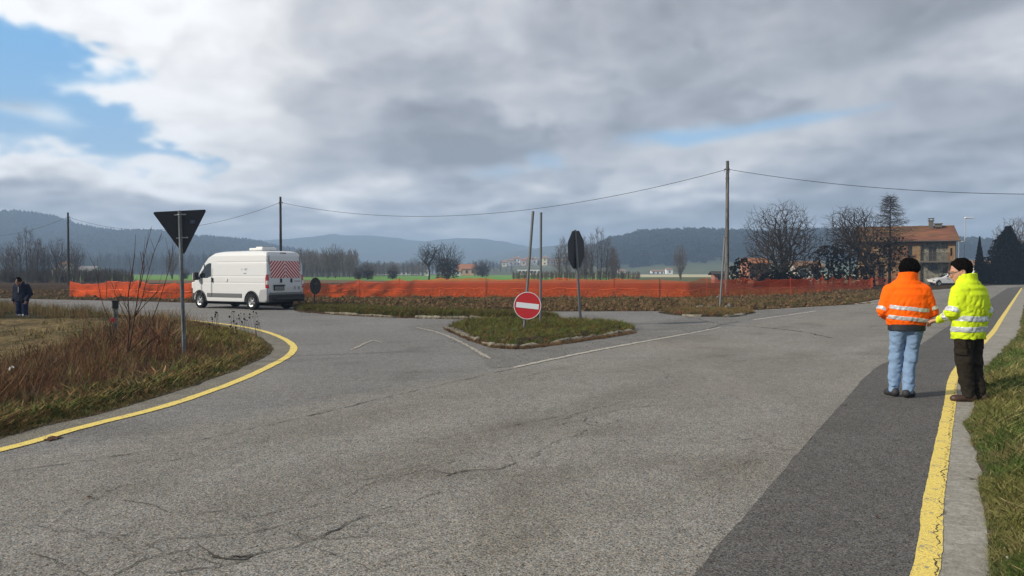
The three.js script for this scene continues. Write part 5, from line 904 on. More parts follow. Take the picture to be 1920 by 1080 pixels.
{
  const crumple = (w, seed) => { const g = new THREE.PlaneGeometry(w, w * .7, 6, 6), p = g.attributes.position; for (let i = 0; i < p.count; i++) p.setZ(i, (noise2(p.getX(i) * 20 / w * .3, p.getY(i) * 20 / w * .3, seed) - .5) * w * .5); g.rotateX(-Math.PI / 2); g.computeVertexNormals(); return g; };
  [[946, 599, .13, .14, 'white crumpled litter below the no entry sign, on the long kerb'], [20, 690, .07, .35, 'white and red litter caught in the brush at the left edge'], [1889, 1045, .014, .05, 'small white scrap in the grass at the bottom right']].forEach(([x, y, s, h, label], i) => { const p = G(x, y, h), o = single('litter', crumple(s, 5 + i), M(.42, .41, .38, .9), label, 'litter'); o.position.set(p[0], h, -p[1]); o.rotation.set(.5, i, .2); });
  const lf = new THREE.Shape([[0, -.5], [.14, -.2], [.36, -.15], [.18, .1], [.25, .35], [0, .5], [-.22, .3], [-.2, .05], [-.36, -.1], [-.14, -.25]].map(([a, b]) => new THREE.Vector2(a, b))), lg = new THREE.ExtrudeGeometry(lf, { depth: .02, bevelEnabled: false }); lg.rotateX(-Math.PI / 2 + .12);
  [[95, 823, .16, .3, 'dry leaf on the yellow line at the lower left'], [108, 820, .12, 1.9, 'second dry leaf touching the one on the left yellow line'], [168, 932, .05, 1, 'tiny brown leaf on the asphalt at the lower left'], [1645, 970, .035, .4, 'dark bit of leaf on the dark resurfaced strip'], [1821, 897, .055, 2, 'brown curled leaf on the pale shoulder'], [1584, 760, .06, .8, 'dark leaf on the edge of the resurfaced strip']].forEach(([x, y, s, a, label]) => { const p = G(x, y, .012), o = single('leaf', lg.clone(), M(.07, .035, .018, .9), label, 'leaf'); o.position.set(p[0], .014, -p[1]); o.rotation.y = a; o.scale.setScalar(s); });
}
{
  const D = 13.4, w = new Wood(), b = at(238, 692, D), t = thing('sapling', 'thin bare reddish sapling with whip stems, left of the give way sign', 'shrub', [b.x, 0, b.z]), r = rng(8);
  const stems = [[[238, 700], [240, 640], [243, 600], [240, 560], [246, 520], [252, 480], [254, 440]], [[241, 660], [250, 610], [254, 585], [262, 530], [273, 470], [285, 424]], [[254, 590], [262, 575], [276, 520], [290, 470], [303, 440]], [[243, 610], [230, 582], [222, 565], [215, 548], [210, 530]], [[254, 592], [268, 575], [290, 552], [302, 540]], [[246, 600], [236, 575], [228, 556]], [[240, 660], [262, 640], [276, 615]], [[236, 640], [205, 600], [190, 560], [182, 520], [176, 490]], [[240, 690], [215, 640], [200, 610]], [[242, 690], [262, 660], [282, 640], [310, 620]], [[262, 540], [270, 500], [268, 470]], [[285, 600], [300, 560], [318, 500], [325, 460]]];
  stems.forEach((s, i) => { const dz = (r() - .5) * .9, p = s.map(([x, y], k) => { const v = at(x, y, D + dz * k / s.length); return V(v.x - b.x, Math.max(-.05, v.y), v.z - b.z); }), c = new THREE.CatmullRomCurve3(p).getPoints(16), r0 = i < 2 ? .016 : .009; for (let k = 0; k < 16; k++) w.seg(c[k], c[k + 1], lerp(r0, .003, k / 16), lerp(r0, .003, (k + 1) / 16), 5); for (let m = 0; m < 7; m++) { const k = 5 + Math.floor(r() * 10), d = c[k + 1].clone().sub(c[k]).normalize().add(V((r() - .5), .1, (r() - .5)).multiplyScalar(1.1)).normalize(); w.seg(c[k], c[k].clone().addScaledVector(d, .12 + r() * .3), .004, .002, 3); } });
  part('stems', w.geo(), M(.07, .042, .032, 1), t);
  const t2 = thing('seed_heads', 'dark seed heads on thin dry stalks at the tip of the left corner', 'dry plant', [0, 0, 0]), w2 = new Wood(), hd = [];
  for (let k = 0; k < 44; k++) { const x = 392 + r() * 95, y = 583 + r() * 34, Dd = 17.6 + r() * 2.2, p = at(x, y, Dd), bx = p.x + (r() - .5) * .2 + .05, q = V(bx, .02, p.z + (r() - .5) * .2); w2.seg(q, p, .0035, .0025, 3); const g = new THREE.IcosahedronGeometry(.009 + r() * .014, 1); g.scale(1, .9 + r() * .6, 1); g.translate(p.x, p.y, p.z); hd.push(g); }
  part('stalks', w2.geo(), M(.06, .045, .03, 1), t2); part('heads', hd, M(.025, .02, .015, 1), t2);
  const t3 = thing('dry_stalk', 'tall pale dry stalk by the far side of the left corner', 'dry plant', [0, 0, 0]), w3 = new Wood(); for (const [x0, y0, x1, y1] of [[103, 618, 102, 596], [103, 610, 108, 598], [262, 600, 258, 566], [230, 598, 222, 575], [168, 605, 160, 572], [132, 602, 128, 570], [60, 590, 56, 566]]) { const a = at(x0, y0, 25), b2 = at(x1, y1, 25); a.y = Math.max(a.y, -.15); w3.seg(a, b2, .008, .004, 4); } part('stalks', w3.geo(), M(.22, .18, .12, 1), t3);
}

// ------------------------------------------------------------------ vehicles
const vanPaint = new THREE.MeshPhysicalMaterial({ color: new THREE.Color().setRGB(.58, .59, .59), roughness: .35, clearcoat: .6, clearcoatRoughness: .15 }), rubber = M(.014, .014, .015, .85), plasticBlack = M(.018, .018, .02, .6), plasticGrey = M(.10, .105, .11, .6), rimSilver = M(.45, .46, .47, .35, { metalness: .7 }), lampRed = new THREE.MeshPhysicalMaterial({ color: new THREE.Color().setRGB(.4, .012, .012), roughness: .15, clearcoat: 1 }), lampClear = new THREE.MeshPhysicalMaterial({ color: new THREE.Color().setRGB(.7, .62, .58), roughness: .15, clearcoat: 1 }), carGlass = new THREE.MeshPhysicalMaterial({ color: new THREE.Color().setRGB(.012, .015, .017), roughness: .06, clearcoat: 1, specularIntensity: 1 });
function wheel(parent, x, z, r, wd, side) {
  const w = new THREE.Group(); w.name = 'wheel'; w.position.set(x, r, z); parent.add(w);
  const tp = []; for (const [a, b] of [[r * .62, -.5], [r * .9, -.5], [r, -.38], [r, .38], [r * .9, .5], [r * .62, .5]]) tp.push(new THREE.Vector2(a, b * wd)); const ty = new THREE.LatheGeometry(tp, 36); ty.rotateX(Math.PI / 2); part('tyre', ty, rubber, w);
  const rp = []; for (const [a, b] of [[.01, .30], [r * .2, .31], [r * .28, .2], [r * .52, .28], [r * .6, .42], [r * .64, .42]]) rp.push(new THREE.Vector2(a, b * wd)); const rg = new THREE.LatheGeometry(rp, 30); rg.rotateX(Math.PI / 2 * (side < 0 ? -1 : 1)); const rm = part('rim', rg, rimSilver, w);
  const sp = []; for (let k = 0; k < 5; k++) { const g = box(r * .12, r * .36, .02, 0, r * .38, side * wd * .285); g.rotateZ(k * 1.2566); sp.push(g); } part('spokes', sp, plasticBlack, rm);
  return w;
}
{
  const t = thing('van', 'white high roofed panel van with red chevrons on its rear doors', 'van', [-9.6, 0, -33.5], 2.573);
  const sideP = [[0.02, .42], [0.0, .95], [.05, 1.75], [.12, 2.28], [.2, 2.44], [.42, 2.5], [1.4, 2.53], [3.1, 2.5], [3.55, 2.43], [3.95, 2.22], [4.35, 1.80], [4.72, 1.34], [5.12, 1.16], [5.32, .98], [5.40, .72], [5.40, .42], [5.25, .27], [.2, .32]];
  const rearP = [[-.98, .30], [-1.0, .45], [-1.02, .8], [-1.02, 1.35], [-.985, 1.9], [-.93, 2.3], [-.84, 2.46], [-.6, 2.53], [.6, 2.53], [.84, 2.46], [.93, 2.3], [.985, 1.9], [1.02, 1.35], [1.02, .8], [1.0, .45], [.98, .30]];
  const planP = [[0, -.98], [.06, -1.02], [4.3, -1.02], [4.85, -.95], [5.2, -.82], [5.4, -.6], [5.42, 0], [5.4, .6], [5.2, .82], [4.85, .95], [4.3, 1.02], [.06, 1.02], [0, .98]];
  const hull = (x, y, z) => smax(smax(sdPoly(x, y, sideP), sdPoly(z, y, rearP), .07), sdPoly(x, z, planP), .1);
  const grooves = (x, y, z) => { if (Math.abs(z) < .7 || x > 4.35) return 0; const l = (v, w) => Math.exp(-((v / w) ** 2)); return .012 * (l(y - 2.02, .02) * (x < 3.3) + l(y - 1.42, .02) + l(y - 1.14, .018) * (x > .15)); };
  const arches = (x, y, z) => { const c = Math.abs(z) > .55 ? Math.min(Math.hypot(x - 1.0, y - .36), Math.hypot(x - 4.46, y - .36)) - .42 : 1; return c; };
  const bodyF = (x, y, z) => Math.max(hull(x, y, z) + grooves(x, y, z), -arches(x, y, z));
  part('body', nets(bodyF, [-.1, .2, -1.1], [5.5, 2.62, 1.1], .03), vanPaint, t);
  const plug = (name, poly, axis, lo, hi, m, out = .008, cell = .018, parent = t) => part(name, nets((x, y, z) => { const p = axis === 'z' ? sdPoly(x, y, poly) : axis === 'x' ? sdPoly(z, y, poly) : sdPoly(x, z, poly); const b = Math.max(lo[0] + .03 - x, x - hi[0] + .03, lo[1] + .03 - y, y - hi[1] + .03, lo[2] + .03 - z, z - hi[2] + .03); return Math.max(hull(x, y, z) - out, p, b); }, lo, hi, cell), m, parent);
  const win = [[3.66, 1.42], [3.66, 1.98], [3.82, 2.0], [4.02, 1.93], [4.50, 1.45], [4.38, 1.33], [3.9, 1.33]];
  for (const s of [-1, 1]) {
    plug('door_window', win, 'z', [3.55, 1.25, s > 0 ? .75 : -1.08], [4.6, 2.1, s > 0 ? 1.08 : -.75], carGlass, .006);
    part('window_pillar', [box(.05, .62, .02, 4.13, 1.63, s * .985, .005)], plasticBlack, t).rotation.z = 0;
    plug('side_moulding', [[1.62, .5], [3.95, .5], [3.95, .68], [1.62, .68]], 'z', [1.55, .42, s > 0 ? .85 : -1.09], [4.02, .75, s > 0 ? 1.09 : -.85], plasticGrey, .02);
    plug('rear_corner_trim', [[.03, .36], [.56, .36], [.56, .62], [.44, .86], [.03, .9]], 'z', [-.08, .28, s > 0 ? .8 : -1.09], [.65, .98, s > 0 ? 1.09 : -.8], M(.30, .31, .32, .6), .008);
    plug('tail_light', [[-.06, .92], [.13, .92], [.13, 1.36], [.08, 1.5], [-.06, 1.5]], 'z', [-.1, .85, s > 0 ? .86 : -1.09], [.2, 1.58, s > 0 ? 1.09 : -.86], lampRed, .014);
    plug('reversing_lamp', [[-.08, 1.07], [.09, 1.07], [.09, 1.24], [-.08, 1.24]], 'z', [-.12, 1.0, s > 0 ? .87 : -1.09], [.16, 1.3, s > 0 ? 1.09 : -.87], lampClear, .022);
    part('door_handle', [box(.07, .2, .05, 3.55, 1.25, s * 1.03, .015)], plasticBlack, t);
    for (const x of [3.62, 4.32, 3.35]) if (!(x === 3.35 && s < 0)) part('door_seam_shade', [box(.016, x > 4 ? .75 : 1.25, .012, x, x > 4 ? .95 : 1.15, s * 1.021)], plasticGrey, t);  // grey strips put in for the shadow line of the door grooves
    const m = part('mirror', [box(.16, .36, .24, 4.5, 1.42, s * 1.16, .05), box(.1, .08, .14, 4.48, 1.33, s * 1.03, .02)], plasticBlack, t); part('mirror_cap', [box(.07, .3, .2, 4.585, 1.4, s * 1.16, .03)], vanPaint, m);
    const arc = (cx) => { const a = new THREE.TorusGeometry(.425, .03, 6, 28, Math.PI * 1.06); a.rotateZ(-.1); a.scale(1, 1, .7); a.translate(cx, .36, s * 1.005); return a; };
    part('wheel_arch', arc(1.0), plasticBlack, t); part('wheel_arch', arc(4.46), plasticBlack, t);
    wheel(t, 1.0, s * .9, .345, .23, s); wheel(t, 4.46, s * .9, .345, .23, s);
    part('decal', [box(.015, .10, .002, 1.62, 1.72, s * 1.0), box(.2, .02, .002, 1.36, 1.74, s * 1.0), box(.12, .02, .002, 1.38, 1.70, s * 1.0), box(.17, .03, .002, 1.42, 1.55, s * 1.012)].map((g) => { g.rotateX(0); return g; }), M(.32, .33, .35, .6), t);
    part('fuel_flap', [box(.11, .12, .008, 2.6, 1.26, s * 1.019, .003)], M(.6, .61, .61, .5), t);
    part('headlight', [box(.32, .3, .12, 5.12, 1.0, s * .78, .05)], lampClear, t);
  }
  plug('windscreen', [[-.8, 1.36], [.8, 1.36], [.7, 2.2], [-.7, 2.2]], 'x', [3.85, 1.28, -.9], [5.0, 2.28, .9], carGlass, .006, .024);
  plug('front_bumper', [[-1.1, .22], [1.1, .22], [1.1, .66], [-1.1, .66]], 'x', [4.92, .2, -1.08], [5.52, .72, 1.08], plasticBlack, .02, .024);
  part('rear_bumper', [box(.2, .34, 1.96, .02, .50, 0, .05), box(.14, .08, 1.5, -.08, .46, 0, .03)], plasticBlack, t);
  part('underbody', [box(3.9, .16, 1.3, 2.7, .27, 0), box(.5, .2, .9, .5, .3, 0)], rubber, t);
  part('rear_door_frame', [box(.02, .03, 1.72, -.005, .72, 0), box(.02, 1.62, .02, .012, 1.5, -.84), box(.02, 1.62, .02, .012, 1.5, .84)].map((g, i) => { if (i) g.rotateZ(-.03); return g; }), plasticGrey, t);
  const rearX = (y) => { for (let x = -.05; x < .5; x += .002) if (hull(x, y, 0) < 0) return x; return 0; };
  const slab = (w, h, y, z, th = .008) => { const a = (y2) => rearX(y2), g = box(th, h, w); const tilt = Math.atan2(a(y + h / 2) - a(y - h / 2), h); g.rotateZ(-tilt); g.translate((a(y + h / 2) + a(y - h / 2)) / 2 - th / 2 + .001, y, z); return g; };
  part('door_gap', slab(.016, 1.62, 1.5, 0, .004), plasticGrey, t);
  // chevrons, one reflective sheet on each rear door
  const chev = (s) => texture(256, 256, (i, j) => { const u = i / 256, v = j / 256, k = ((s > 0 ? u : 1 - u) * .82 + v * .52 * 1.45) / .165; const on = k - Math.floor(k) < .5; return on ? [.93, .76, .75] : [.55, .03, .06]; }, true, false);
  for (const s of [-1, 1]) {
    const y = 1.71, h = .72, w = .78, g = new THREE.PlaneGeometry(w, h, 1, 10); g.rotateY(-Math.PI / 2); g.translate(0, y, s * .405); for (let q = 0; q < g.attributes.position.count; q++) g.attributes.position.setX(q, rearX(g.attributes.position.getY(q)) - .012); g.computeVertexNormals();
    part('chevron_panel', g, new THREE.MeshStandardMaterial({ map: chev(s), roughness: .5, side: THREE.DoubleSide }), t);
    part('rear_door_handle', [box(.05, .17, .085, rearX(1.22) - .02, 1.24, s * .28 + .03, .02)], plasticBlack, t);
  }
  const plate = part('licence_plate_holder', [box(.04, .05, .62, -.02, 1.04, -.38, .01), box(.012, .17, .56, .0, .92, -.38)], plasticBlack, t); part('licence_plate', [box(.006, .12, .44, -.009, .92, -.37)], M(.30, .31, .32, .5), plate);
  part('plate_letters', [-.16, -.12, -.05, -.01, .03, .10, .14].map((z) => box(.003, .07, .022, -.0135, .92, -.37 + z)), M(.05, .05, .06, .6), plate);
  part('badge', [0, 1, 2, 3, 4, 5, 6, 7].map((k) => box(.004, .035, .03, rearX(1.21) - .004, 1.21, .5 + k * .042)), plasticGrey, t);
  part('sticker', [slab(.11, .13, .92, .5, .004), slab(.08, .05, .98, .5, .006)], M(.34, .36, .33, .6), t); part('sticker', [slab(.12, .14, .92, .72, .004), slab(.05, .1, .92, .72, .006)], M(.3, .32, .3, .6), t);
  part('high_brake_light', [box(.03, .04, .3, rearX(2.4) - .004, 2.41, 0, .008)], M(.08, .01, .01, .4), t);
  const ac = part('roof_unit', [box(.85, .11, .8, 1.45, 2.58, 0, .04)], M(.66, .66, .65, .5), t); part('roof_unit_lid', [box(.42, .06, .7, 1.28, 2.655, 0, .025)], M(.7, .7, .69, .5), ac); part('roof_unit_grille', [box(.28, .02, .55, 1.25, 2.69, 0)], plasticBlack, ac);
  part('door_hinge', [-1, 1].flatMap((s) => [1.02, 1.75, 2.15].map((y) => box(.05, .07, .03, rearX(y) + .01, y, s * .90, .008))), M(.5, .51, .51, .5), t);
}
{
  const p = where(1742, 95, 0), t = thing('car', 'small white car parked in front of the old house, seen between the two men', 'car', [p[0] + 3.95, -.02, p[2]], Math.PI);
  const sp = [[0, .4], [.02, .85], [.18, 1.05], [.5, 1.40], [1.2, 1.46], [1.9, 1.42], [2.7, .98], [3.5, .82], [3.86, .68], [3.95, .45], [3.85, .24], [.1, .25]], rp = [[-.8, .22], [-.82, .5], [-.82, .85], [-.6, 1.42], [-.4, 1.47], [.4, 1.47], [.6, 1.42], [.82, .85], [.82, .5], [.8, .22]], pp = [[0, -.7], [.2, -.8], [3.3, -.82], [3.8, -.62], [3.96, -.3], [3.96, .3], [3.8, .62], [3.3, .82], [.2, .8], [0, .7]];
  const hull = (x, y, z) => smax(smax(sdPoly(x, y, sp), sdPoly(z, y, rp), .08), sdPoly(x, z, pp), .1), f = (x, y, z) => Math.max(hull(x, y, z), -(Math.abs(z) > .5 ? Math.min(Math.hypot(x - .7, y - .3), Math.hypot(x - 3.15, y - .3)) - .34 : 1));
  part('body', nets(f, [-.1, .15, -.92], [4.05, 1.55, .92], .04), vanPaint, t);
  const pl = (name, poly, lo, hi, m, o = .008) => part(name, nets((x, y, z) => Math.max(hull(x, y, z) - o, sdPoly(x, y, poly), lo[2] + .03 - z, z - hi[2] + .03), lo, hi, .03), m, t);
  for (const s of [-1, 1]) {
    const z0 = s > 0 ? .5 : -.9, z1 = s > 0 ? .9 : -.5;
    pl('side_window', [[1.42, .92], [1.42, 1.35], [1.85, 1.34], [2.45, .95]], [1.3, .85, z0], [2.55, 1.45, z1], carGlass); pl('side_window', [[.55, .92], [.6, 1.32], [1.32, 1.35], [1.32, .92]], [.4, .85, z0], [1.4, 1.45, z1], carGlass);
    wheel(t, .7, s * .7, .29, .18, s); wheel(t, 3.15, s * .7, .29, .18, s); part('headlight', [box(.2, .14, .3, 3.78, .66, s * .55, .04)], lampClear, t); part('mirror', [box(.1, .12, .16, 2.35, .98, s * .9, .03)], vanPaint, t); part('door_handle', [box(.14, .03, .03, 1.5, .8, s * .83, .01)], plasticGrey, t);
  }
  part('windscreen', nets((x, y, z) => Math.max(hull(x, y, z) - .008, Math.abs(z) - .58, .98 - y, y - 1.36, 1.95 - x), [1.9, .9, -.65], [2.75, 1.45, .65], .03), carGlass, t); part('bumper', [box(.1, .12, 1.3, 3.92, .38, 0, .03)], plasticGrey, t);
}
// ------------------------------------------------------------------ street lamps
{
  const mk = (x, D, h, label) => { const p = where(x, D, 0), t = thing('street_lamp', label, 'street lamp', p, .1); part('pole', [rod(V(0, 0, 0), V(0, h, 0), .075, .05, 10), rod(V(0, h - .03, 0), V(.35, h + .06, 0), .03, .03, 8)], M(.4, .43, .45, .5, { metalness: .3 }), t); part('lamp_head', [box(1.0, .12, .32, .5, h + .1, 0, .05)], M(.75, .76, .77, .4), t); part('lens', [box(.6, .03, .24, .6, h + .03, 0, .01)], M(.8, .8, .78, .2), t); return t; };
  mk(1808, 96, 8.1, 'nearer tall street lamp between the old house and the cypress'); mk(1797, 168, 8.0, 'small far street lamp peeping out right beside the old house roof');
}

// ------------------------------------------------------------------ people
const skin = M(.46, .25, .17, .6), skinDark = M(.26, .14, .10, .7), hairBlack = M(.0025, .002, .002, .95, { specularIntensity: .1 }), reflective = M(.52, .53, .55, .35, { metalness: .25 }), denimTex = texture(256, 256, (i, j) => { const n = (p, s) => wrapNoise(i / 256 * p, j / 256 * p, p, s), v = .8 + (n(128, 1) - .5) * .25 + (n(20, 2) - .5) * .35; return [.52 * v, .66 * v, .84 * v]; });
const fadeY = (y, a, b, c, d) => smooth(a, b, y) * (1 - smooth(c, d, y));
function frame(o) { const q = new THREE.Quaternion().setFromEuler(new THREE.Euler(o.pitch ?? 0, o.yaw ?? 0, o.roll ?? 0, 'YXZ')).invert(), v = new THREE.Vector3(), p = o.pivot; return (x, y, z) => { v.set(x - p[0], y - p[1], z - p[2]).applyQuaternion(q).divideScalar(HS); return [v.x, v.y, v.z]; }; }
const HS = 1.13;
// head around the base of the neck: y up, face towards -z
function headF(x, y, z) {
  let d = ell(x, y, z, [0, .165, .008], [.079, .102, .098]);
  d = smin(d, ell(x, y, z, [0, .095, -.035], [.058, .068, .062]), .05);
  d = smin(d, cap(x, y, z, [0, -.05, .02], [0, .10, .012], .062, .056), .03);
  d = smin(d, cap(x, y, z, [0, .145, -.096], [0, .105, -.118], .009, .015), .018);
  d = smin(d, cap(x, y, z, [-.022, .072, -.092], [.022, .072, -.092], .009, .009), .012);
  d = smin(d, ell(x, y, z, [0, .04, -.075], [.024, .02, .022]), .03);
  for (const s of [-1, 1]) { d = smin(d, cap(x, y, z, [s * .012, .163, -.092], [s * .05, .163, -.078], .009, .007), .012); d = smax(d, -ell(x, y, z, [s * .032, .142, -.098], [.019, .011, .014]), .012); const ear = Math.max(ell(x, y, z, [s * .081, .125, .012], [.014, .034, .022]), -ell(x, y, z, [s * .096, .128, .008], [.012, .02, .012])); d = smin(d, ear, .008); }
  return d;
}
const hairF = (len, big = 1) => (x, y, z) => { const b = ell(x, y, z, [0, .170, .016], [.093 * big, .113 * (big * .4 + .6), .112]) - (noise3(x * 90, y * 60, z * 90) - .5) * .008 - (noise3(x * 30, y * 30, z * 30) - .5) * .012; const front = -((z + .075) + (y - .225) * .55) / 1.14, side = .10 - len - y + Math.max(0, -z + .03) * 1.2; const earCut = .034 - Math.hypot(y - .12, z - .0); return smax(smax(smax(b, front, .012), side, .012), Math.abs(x) > .06 ? earCut : -1, .006); };
function handF(o) {   // wrist w, pointing along dir, back of the hand along nor
  const d = V(...o.dir).normalize(), n = V(...o.nor).addScaledVector(d, -V(...o.nor).dot(d)).normalize(), s = d.clone().cross(n).multiplyScalar(o.side ?? 1), w = V(...o.w), pt = (a, b, c) => w.clone().addScaledVector(d, a).addScaledVector(s, b).addScaledVector(n, c).toArray(), bones = [];
  for (const b of [-.028, -.009, .010, .028]) bones.push([pt(.01, b * .7, 0), pt(.085, b, 0), .017, .0125]);
  [[-.030, .062], [-.010, .074], [.010, .070], [.029, .056]].forEach(([b, L], i) => { let a = .085, c = 0, ang = (o.curl ?? .5) * (.6 + i * .12), p = pt(a, b, c); for (const f of [.45, .32, .25]) { a += Math.cos(ang) * L * f * 1.15; c -= Math.sin(ang) * L * f * 1.15; const q = pt(a, b * 1.05, c); bones.push([p, q, .0092, .0082]); p = q; ang += (o.curl ?? .5) * 1.1; } });
  const t0 = pt(.02, -.028, -.006), t1 = pt(.055, -.058, -.018), t2 = pt(.085, -.062, -.032); bones.push([t0, t1, .015, .011], [t1, t2, .0105, .0085]);
  const c = pt(.09, 0, -.02); return { f: (x, y, z) => { let m = 1; bones.forEach(([a, b, r1, r2], i) => { const q = cap(x, y, z, a, b, r1, r2); m = i < 4 ? smin(m, q, .02) : smin(m, q, .006); }); return m; }, c };
}
const limbs = (x, y, z, j, r, k = .03) => { let d = 1; for (let i = 0; i < j.length - 1; i++) d = smin(d, cap(x, y, z, j[i], j[i + 1], r[i], r[i + 1]), k); return d; };
function tableAt(T, y) { if (y <= T[0][0]) return T[0]; for (let i = 1; i < T.length; i++) if (y <= T[i][0]) { const u = fade((y - T[i - 1][0]) / (T[i][0] - T[i - 1][0])); return T[i].map((v, k) => lerp(T[i - 1][k], v, u)); } return T.at(-1); }
function person(o) {
  const t = thing('person', o.label, 'person', o.pos, o.turn), hs = o.head, hf = frame(hs), inHead = (f) => (x, y, z) => { const q = hf(x, y, z); return f(q[0], q[1], q[2]); };
  const torso = (T, lean = 0) => (x, y, z) => { const [, wx, dz, cz] = tableAt(T, y); const q = Math.hypot(x / wx, (z - cz) / dz); return Math.max((q - 1) * Math.min(wx, dz), T[0][0] - y, y - T.at(-1)[0]); };
  const tf = torso(o.torso);
  // body: one continuous surface under the clothes
  const hands = o.hands.map(handF), head = inHead(headF);
  const core = (x, y, z) => { let d = tf(x, y, z) + .03; for (const a of o.arms) d = smin(d, limbs(x, y, z, a, [.06, .047, .034]), .03); for (const l of o.legs) d = smin(d, limbs(x, y, z, l, [.095, .06, .045]), .04); d = smin(d, head(x, y, z), .02); for (const h of hands) d = smin(d, h.f(x, y, z), .008); return d; };
  const hp = hs.pivot, B = [nets(core, [-.55, .03, -.6], [.55, 1.86, .45], .017), nets(core, [hp[0] - .19, hp[1] - .04, hp[2] - .24], [hp[0] + .19, hp[1] + .37, hp[2] + .22], .005)];
  for (const h of hands) B.push(nets(core, h.c.map((v) => v - .12), h.c.map((v) => v + .12), .0042));
  part('body', B.map((g) => g), o.skin ?? skin, t);
  // jacket
  const fold = (x, y, z) => { const lo = 1 - smooth(1.1, 1.35, y) * .6, s = noise3(x * 6 + 3 + y * 3, y * 5 + x * 5, z * 5), a = noise3(x * 15 - y * 8, y * 15 + x * 12, z * 15), w = noise3(x * 30 + y * 14, y * 40 - x * 22, z * 30); return ((s - .5) * .020 + (.5 - Math.abs(a - .5) * 2) * .015 + (w - .5) * .006) * lo * (o.folds ?? 1); };
  const sleeve = (a) => (x, y, z) => { const k = Math.hypot(x - a[1][0], y - a[1][1], z - a[1][2]); return limbs(x, y, z, a, o.sleeve, .03) + (noise3(x * 22 + y * 12, y * 30, z * 24) - .5) * .022 * (1 - smooth(.08, .24, k)); };
  const collar = (x, y, z) => { const p = o.collar, dx = x - p[0], dz = z - p[2], r = Math.hypot(dx / 1.05, dz); return Math.max(Math.abs(r - .098) - .014, p[1] - .06 - y, y - p[1] - .055 - .02 * (dz > 0) + Math.abs(dx) * .1); };
  const jk = (x, y, z) => { let d = tf(x, y, z); for (const a of o.arms) d = smin(d, sleeve(a)(x, y, z), .05); d = smin(d, collar(x, y, z), .025); return d + fold(x, y, z) - (o.hem ? .008 * Math.exp(-(((y - o.torso[0][0] - .035) / .014) ** 2)) * -1 : 0); };
  const y0 = o.torso[0][0] - .05; part('jacket', nets(jk, [-.55, y0 - .12, -.6], [.55, 1.72, .45], .0105), o.jacket, t);
  const strip = (f, plane, w, lo, hi) => nets((x, y, z) => Math.max(f(x, y, z) - .0045, Math.abs(plane(x, y, z)) - w), lo, hi, .0085);
  for (const [yb, w, sl] of o.bands) part('reflective_band', strip((x, y, z) => smin(tf(x, y, z), 9, .01) + fold(x, y, z), (x, y) => y - yb + sl * x + (noise2(x * 9, yb * 40) - .5) * .012, w, [-.42, yb - .16, -.32], [.42, yb + .16, .32]), o.bandMat ?? reflective, t);
  for (const [k, i, u, w] of o.armBands ?? []) { const a = o.arms[k], p = V(...a[i]).lerp(V(...a[i + 1]), u), d = V(...a[i + 1]).sub(V(...a[i])).normalize(), f = sleeve(a); part('reflective_band', strip((x, y, z) => f(x, y, z) + fold(x, y, z), (x, y, z) => (x - p.x) * d.x + (y - p.y) * d.y + (z - p.z) * d.z, w, [p.x - .13, p.y - .13, p.z - .13], [p.x + .13, p.y + .13, p.z + .13]), o.bandMat ?? reflective, t); }
  if (o.shirt) part('undershirt', nets((x, y, z) => Math.max(tf(x, Math.max(y, o.torso[0][0] + .06), z) + .022, Math.abs(y - o.shirt[0]) - o.shirt[1]), [-.35, o.shirt[0] - .1, -.3], [.35, o.shirt[0] + .1, .3], .012), blackM, t);
  // trousers, shoes
  const tr = (x, y, z) => { let d = 1; o.legs.forEach((l) => { const e = limbs(x, y, z, l, o.trouser, .05); d = Math.min(d, e); }); const s = smin(d, ell(x, y, z, [o.seat?.[0] ?? 0, .93, o.seat?.[2] ?? .02], [.185, .15, .14]), .06); const k = noise3(x * 9, y * 16 + x * 9, z * 9), m = noise3(x * 24, y * 34 + z * 14, z * 22); return Math.max(s + (k - .5) * .026 + (m - .5) * .012 * (1 + fadeY(y, .05, .1, .2, .3)), .055 - y, y - (o.waist ?? 1.0)); };
  part(o.trouserName ?? 'trousers', nets(tr, [-.32, .03, -.3], [.32, 1.06, .32], .0105), o.trouserMat, t);
  if (o.pocket) { const p = o.pocket; part('cargo_pocket', nets((x, y, z) => Math.max(tr(x, y, z) - .014, Math.abs(y - p[1]) - .10, Math.abs(z - p[2]) - .075, (x - p[0]) * Math.sign(p[0]) < 0 ? .02 : -1), [-.3, p[1] - .14, -.2], [.3, p[1] + .14, .2], .011), o.trouserMat, t); }
  for (const [c, a] of o.feet) { const cs = Math.cos(a), sn = Math.sin(a), f = (x, y, z) => { const dx = x - c[0], dz = z - c[2], u = dx * cs - dz * sn, v = dx * sn + dz * cs; let d = cap(u, y, v, [0, .055, .05], [0, .04, -.15], .042, .04); d = smin(d, cap(u, y, v, [0, .055, .04], [0, .075, .035], .044, .044), .03); d = smin(d, ell(u, y, v, [0, .035, -.12], [.052, .04, .075]), .03); return Math.max(d, .004 - y); }; part('shoe', nets(f, [c[0] - .26, -.012, c[2] - .26], [c[0] + .26, .18, c[2] + .26], .008), o.shoe, t); }
  part('hair', nets(inHead(o.hair ?? hairF(.07)), [hp[0] - .21, hp[1] - .02, hp[2] - .24], [hp[0] + .21, hp[1] + .40, hp[2] + .24], .0055), o.hairMat ?? hairBlack, t);
  const hg = new THREE.Group(); hg.name = 'eyes'; const eg = []; for (const s of [-1, 1]) { const g = new THREE.SphereGeometry(.0115, 12, 8); g.translate(s * .032, .142, -.0865); eg.push(g); } const em = part('eyes', eg, M(.3, .28, .26, .3), t); em.position.set(...hp); em.scale.setScalar(HS); em.rotation.set(hs.pitch ?? 0, hs.yaw ?? 0, hs.roll ?? 0, 'YXZ');
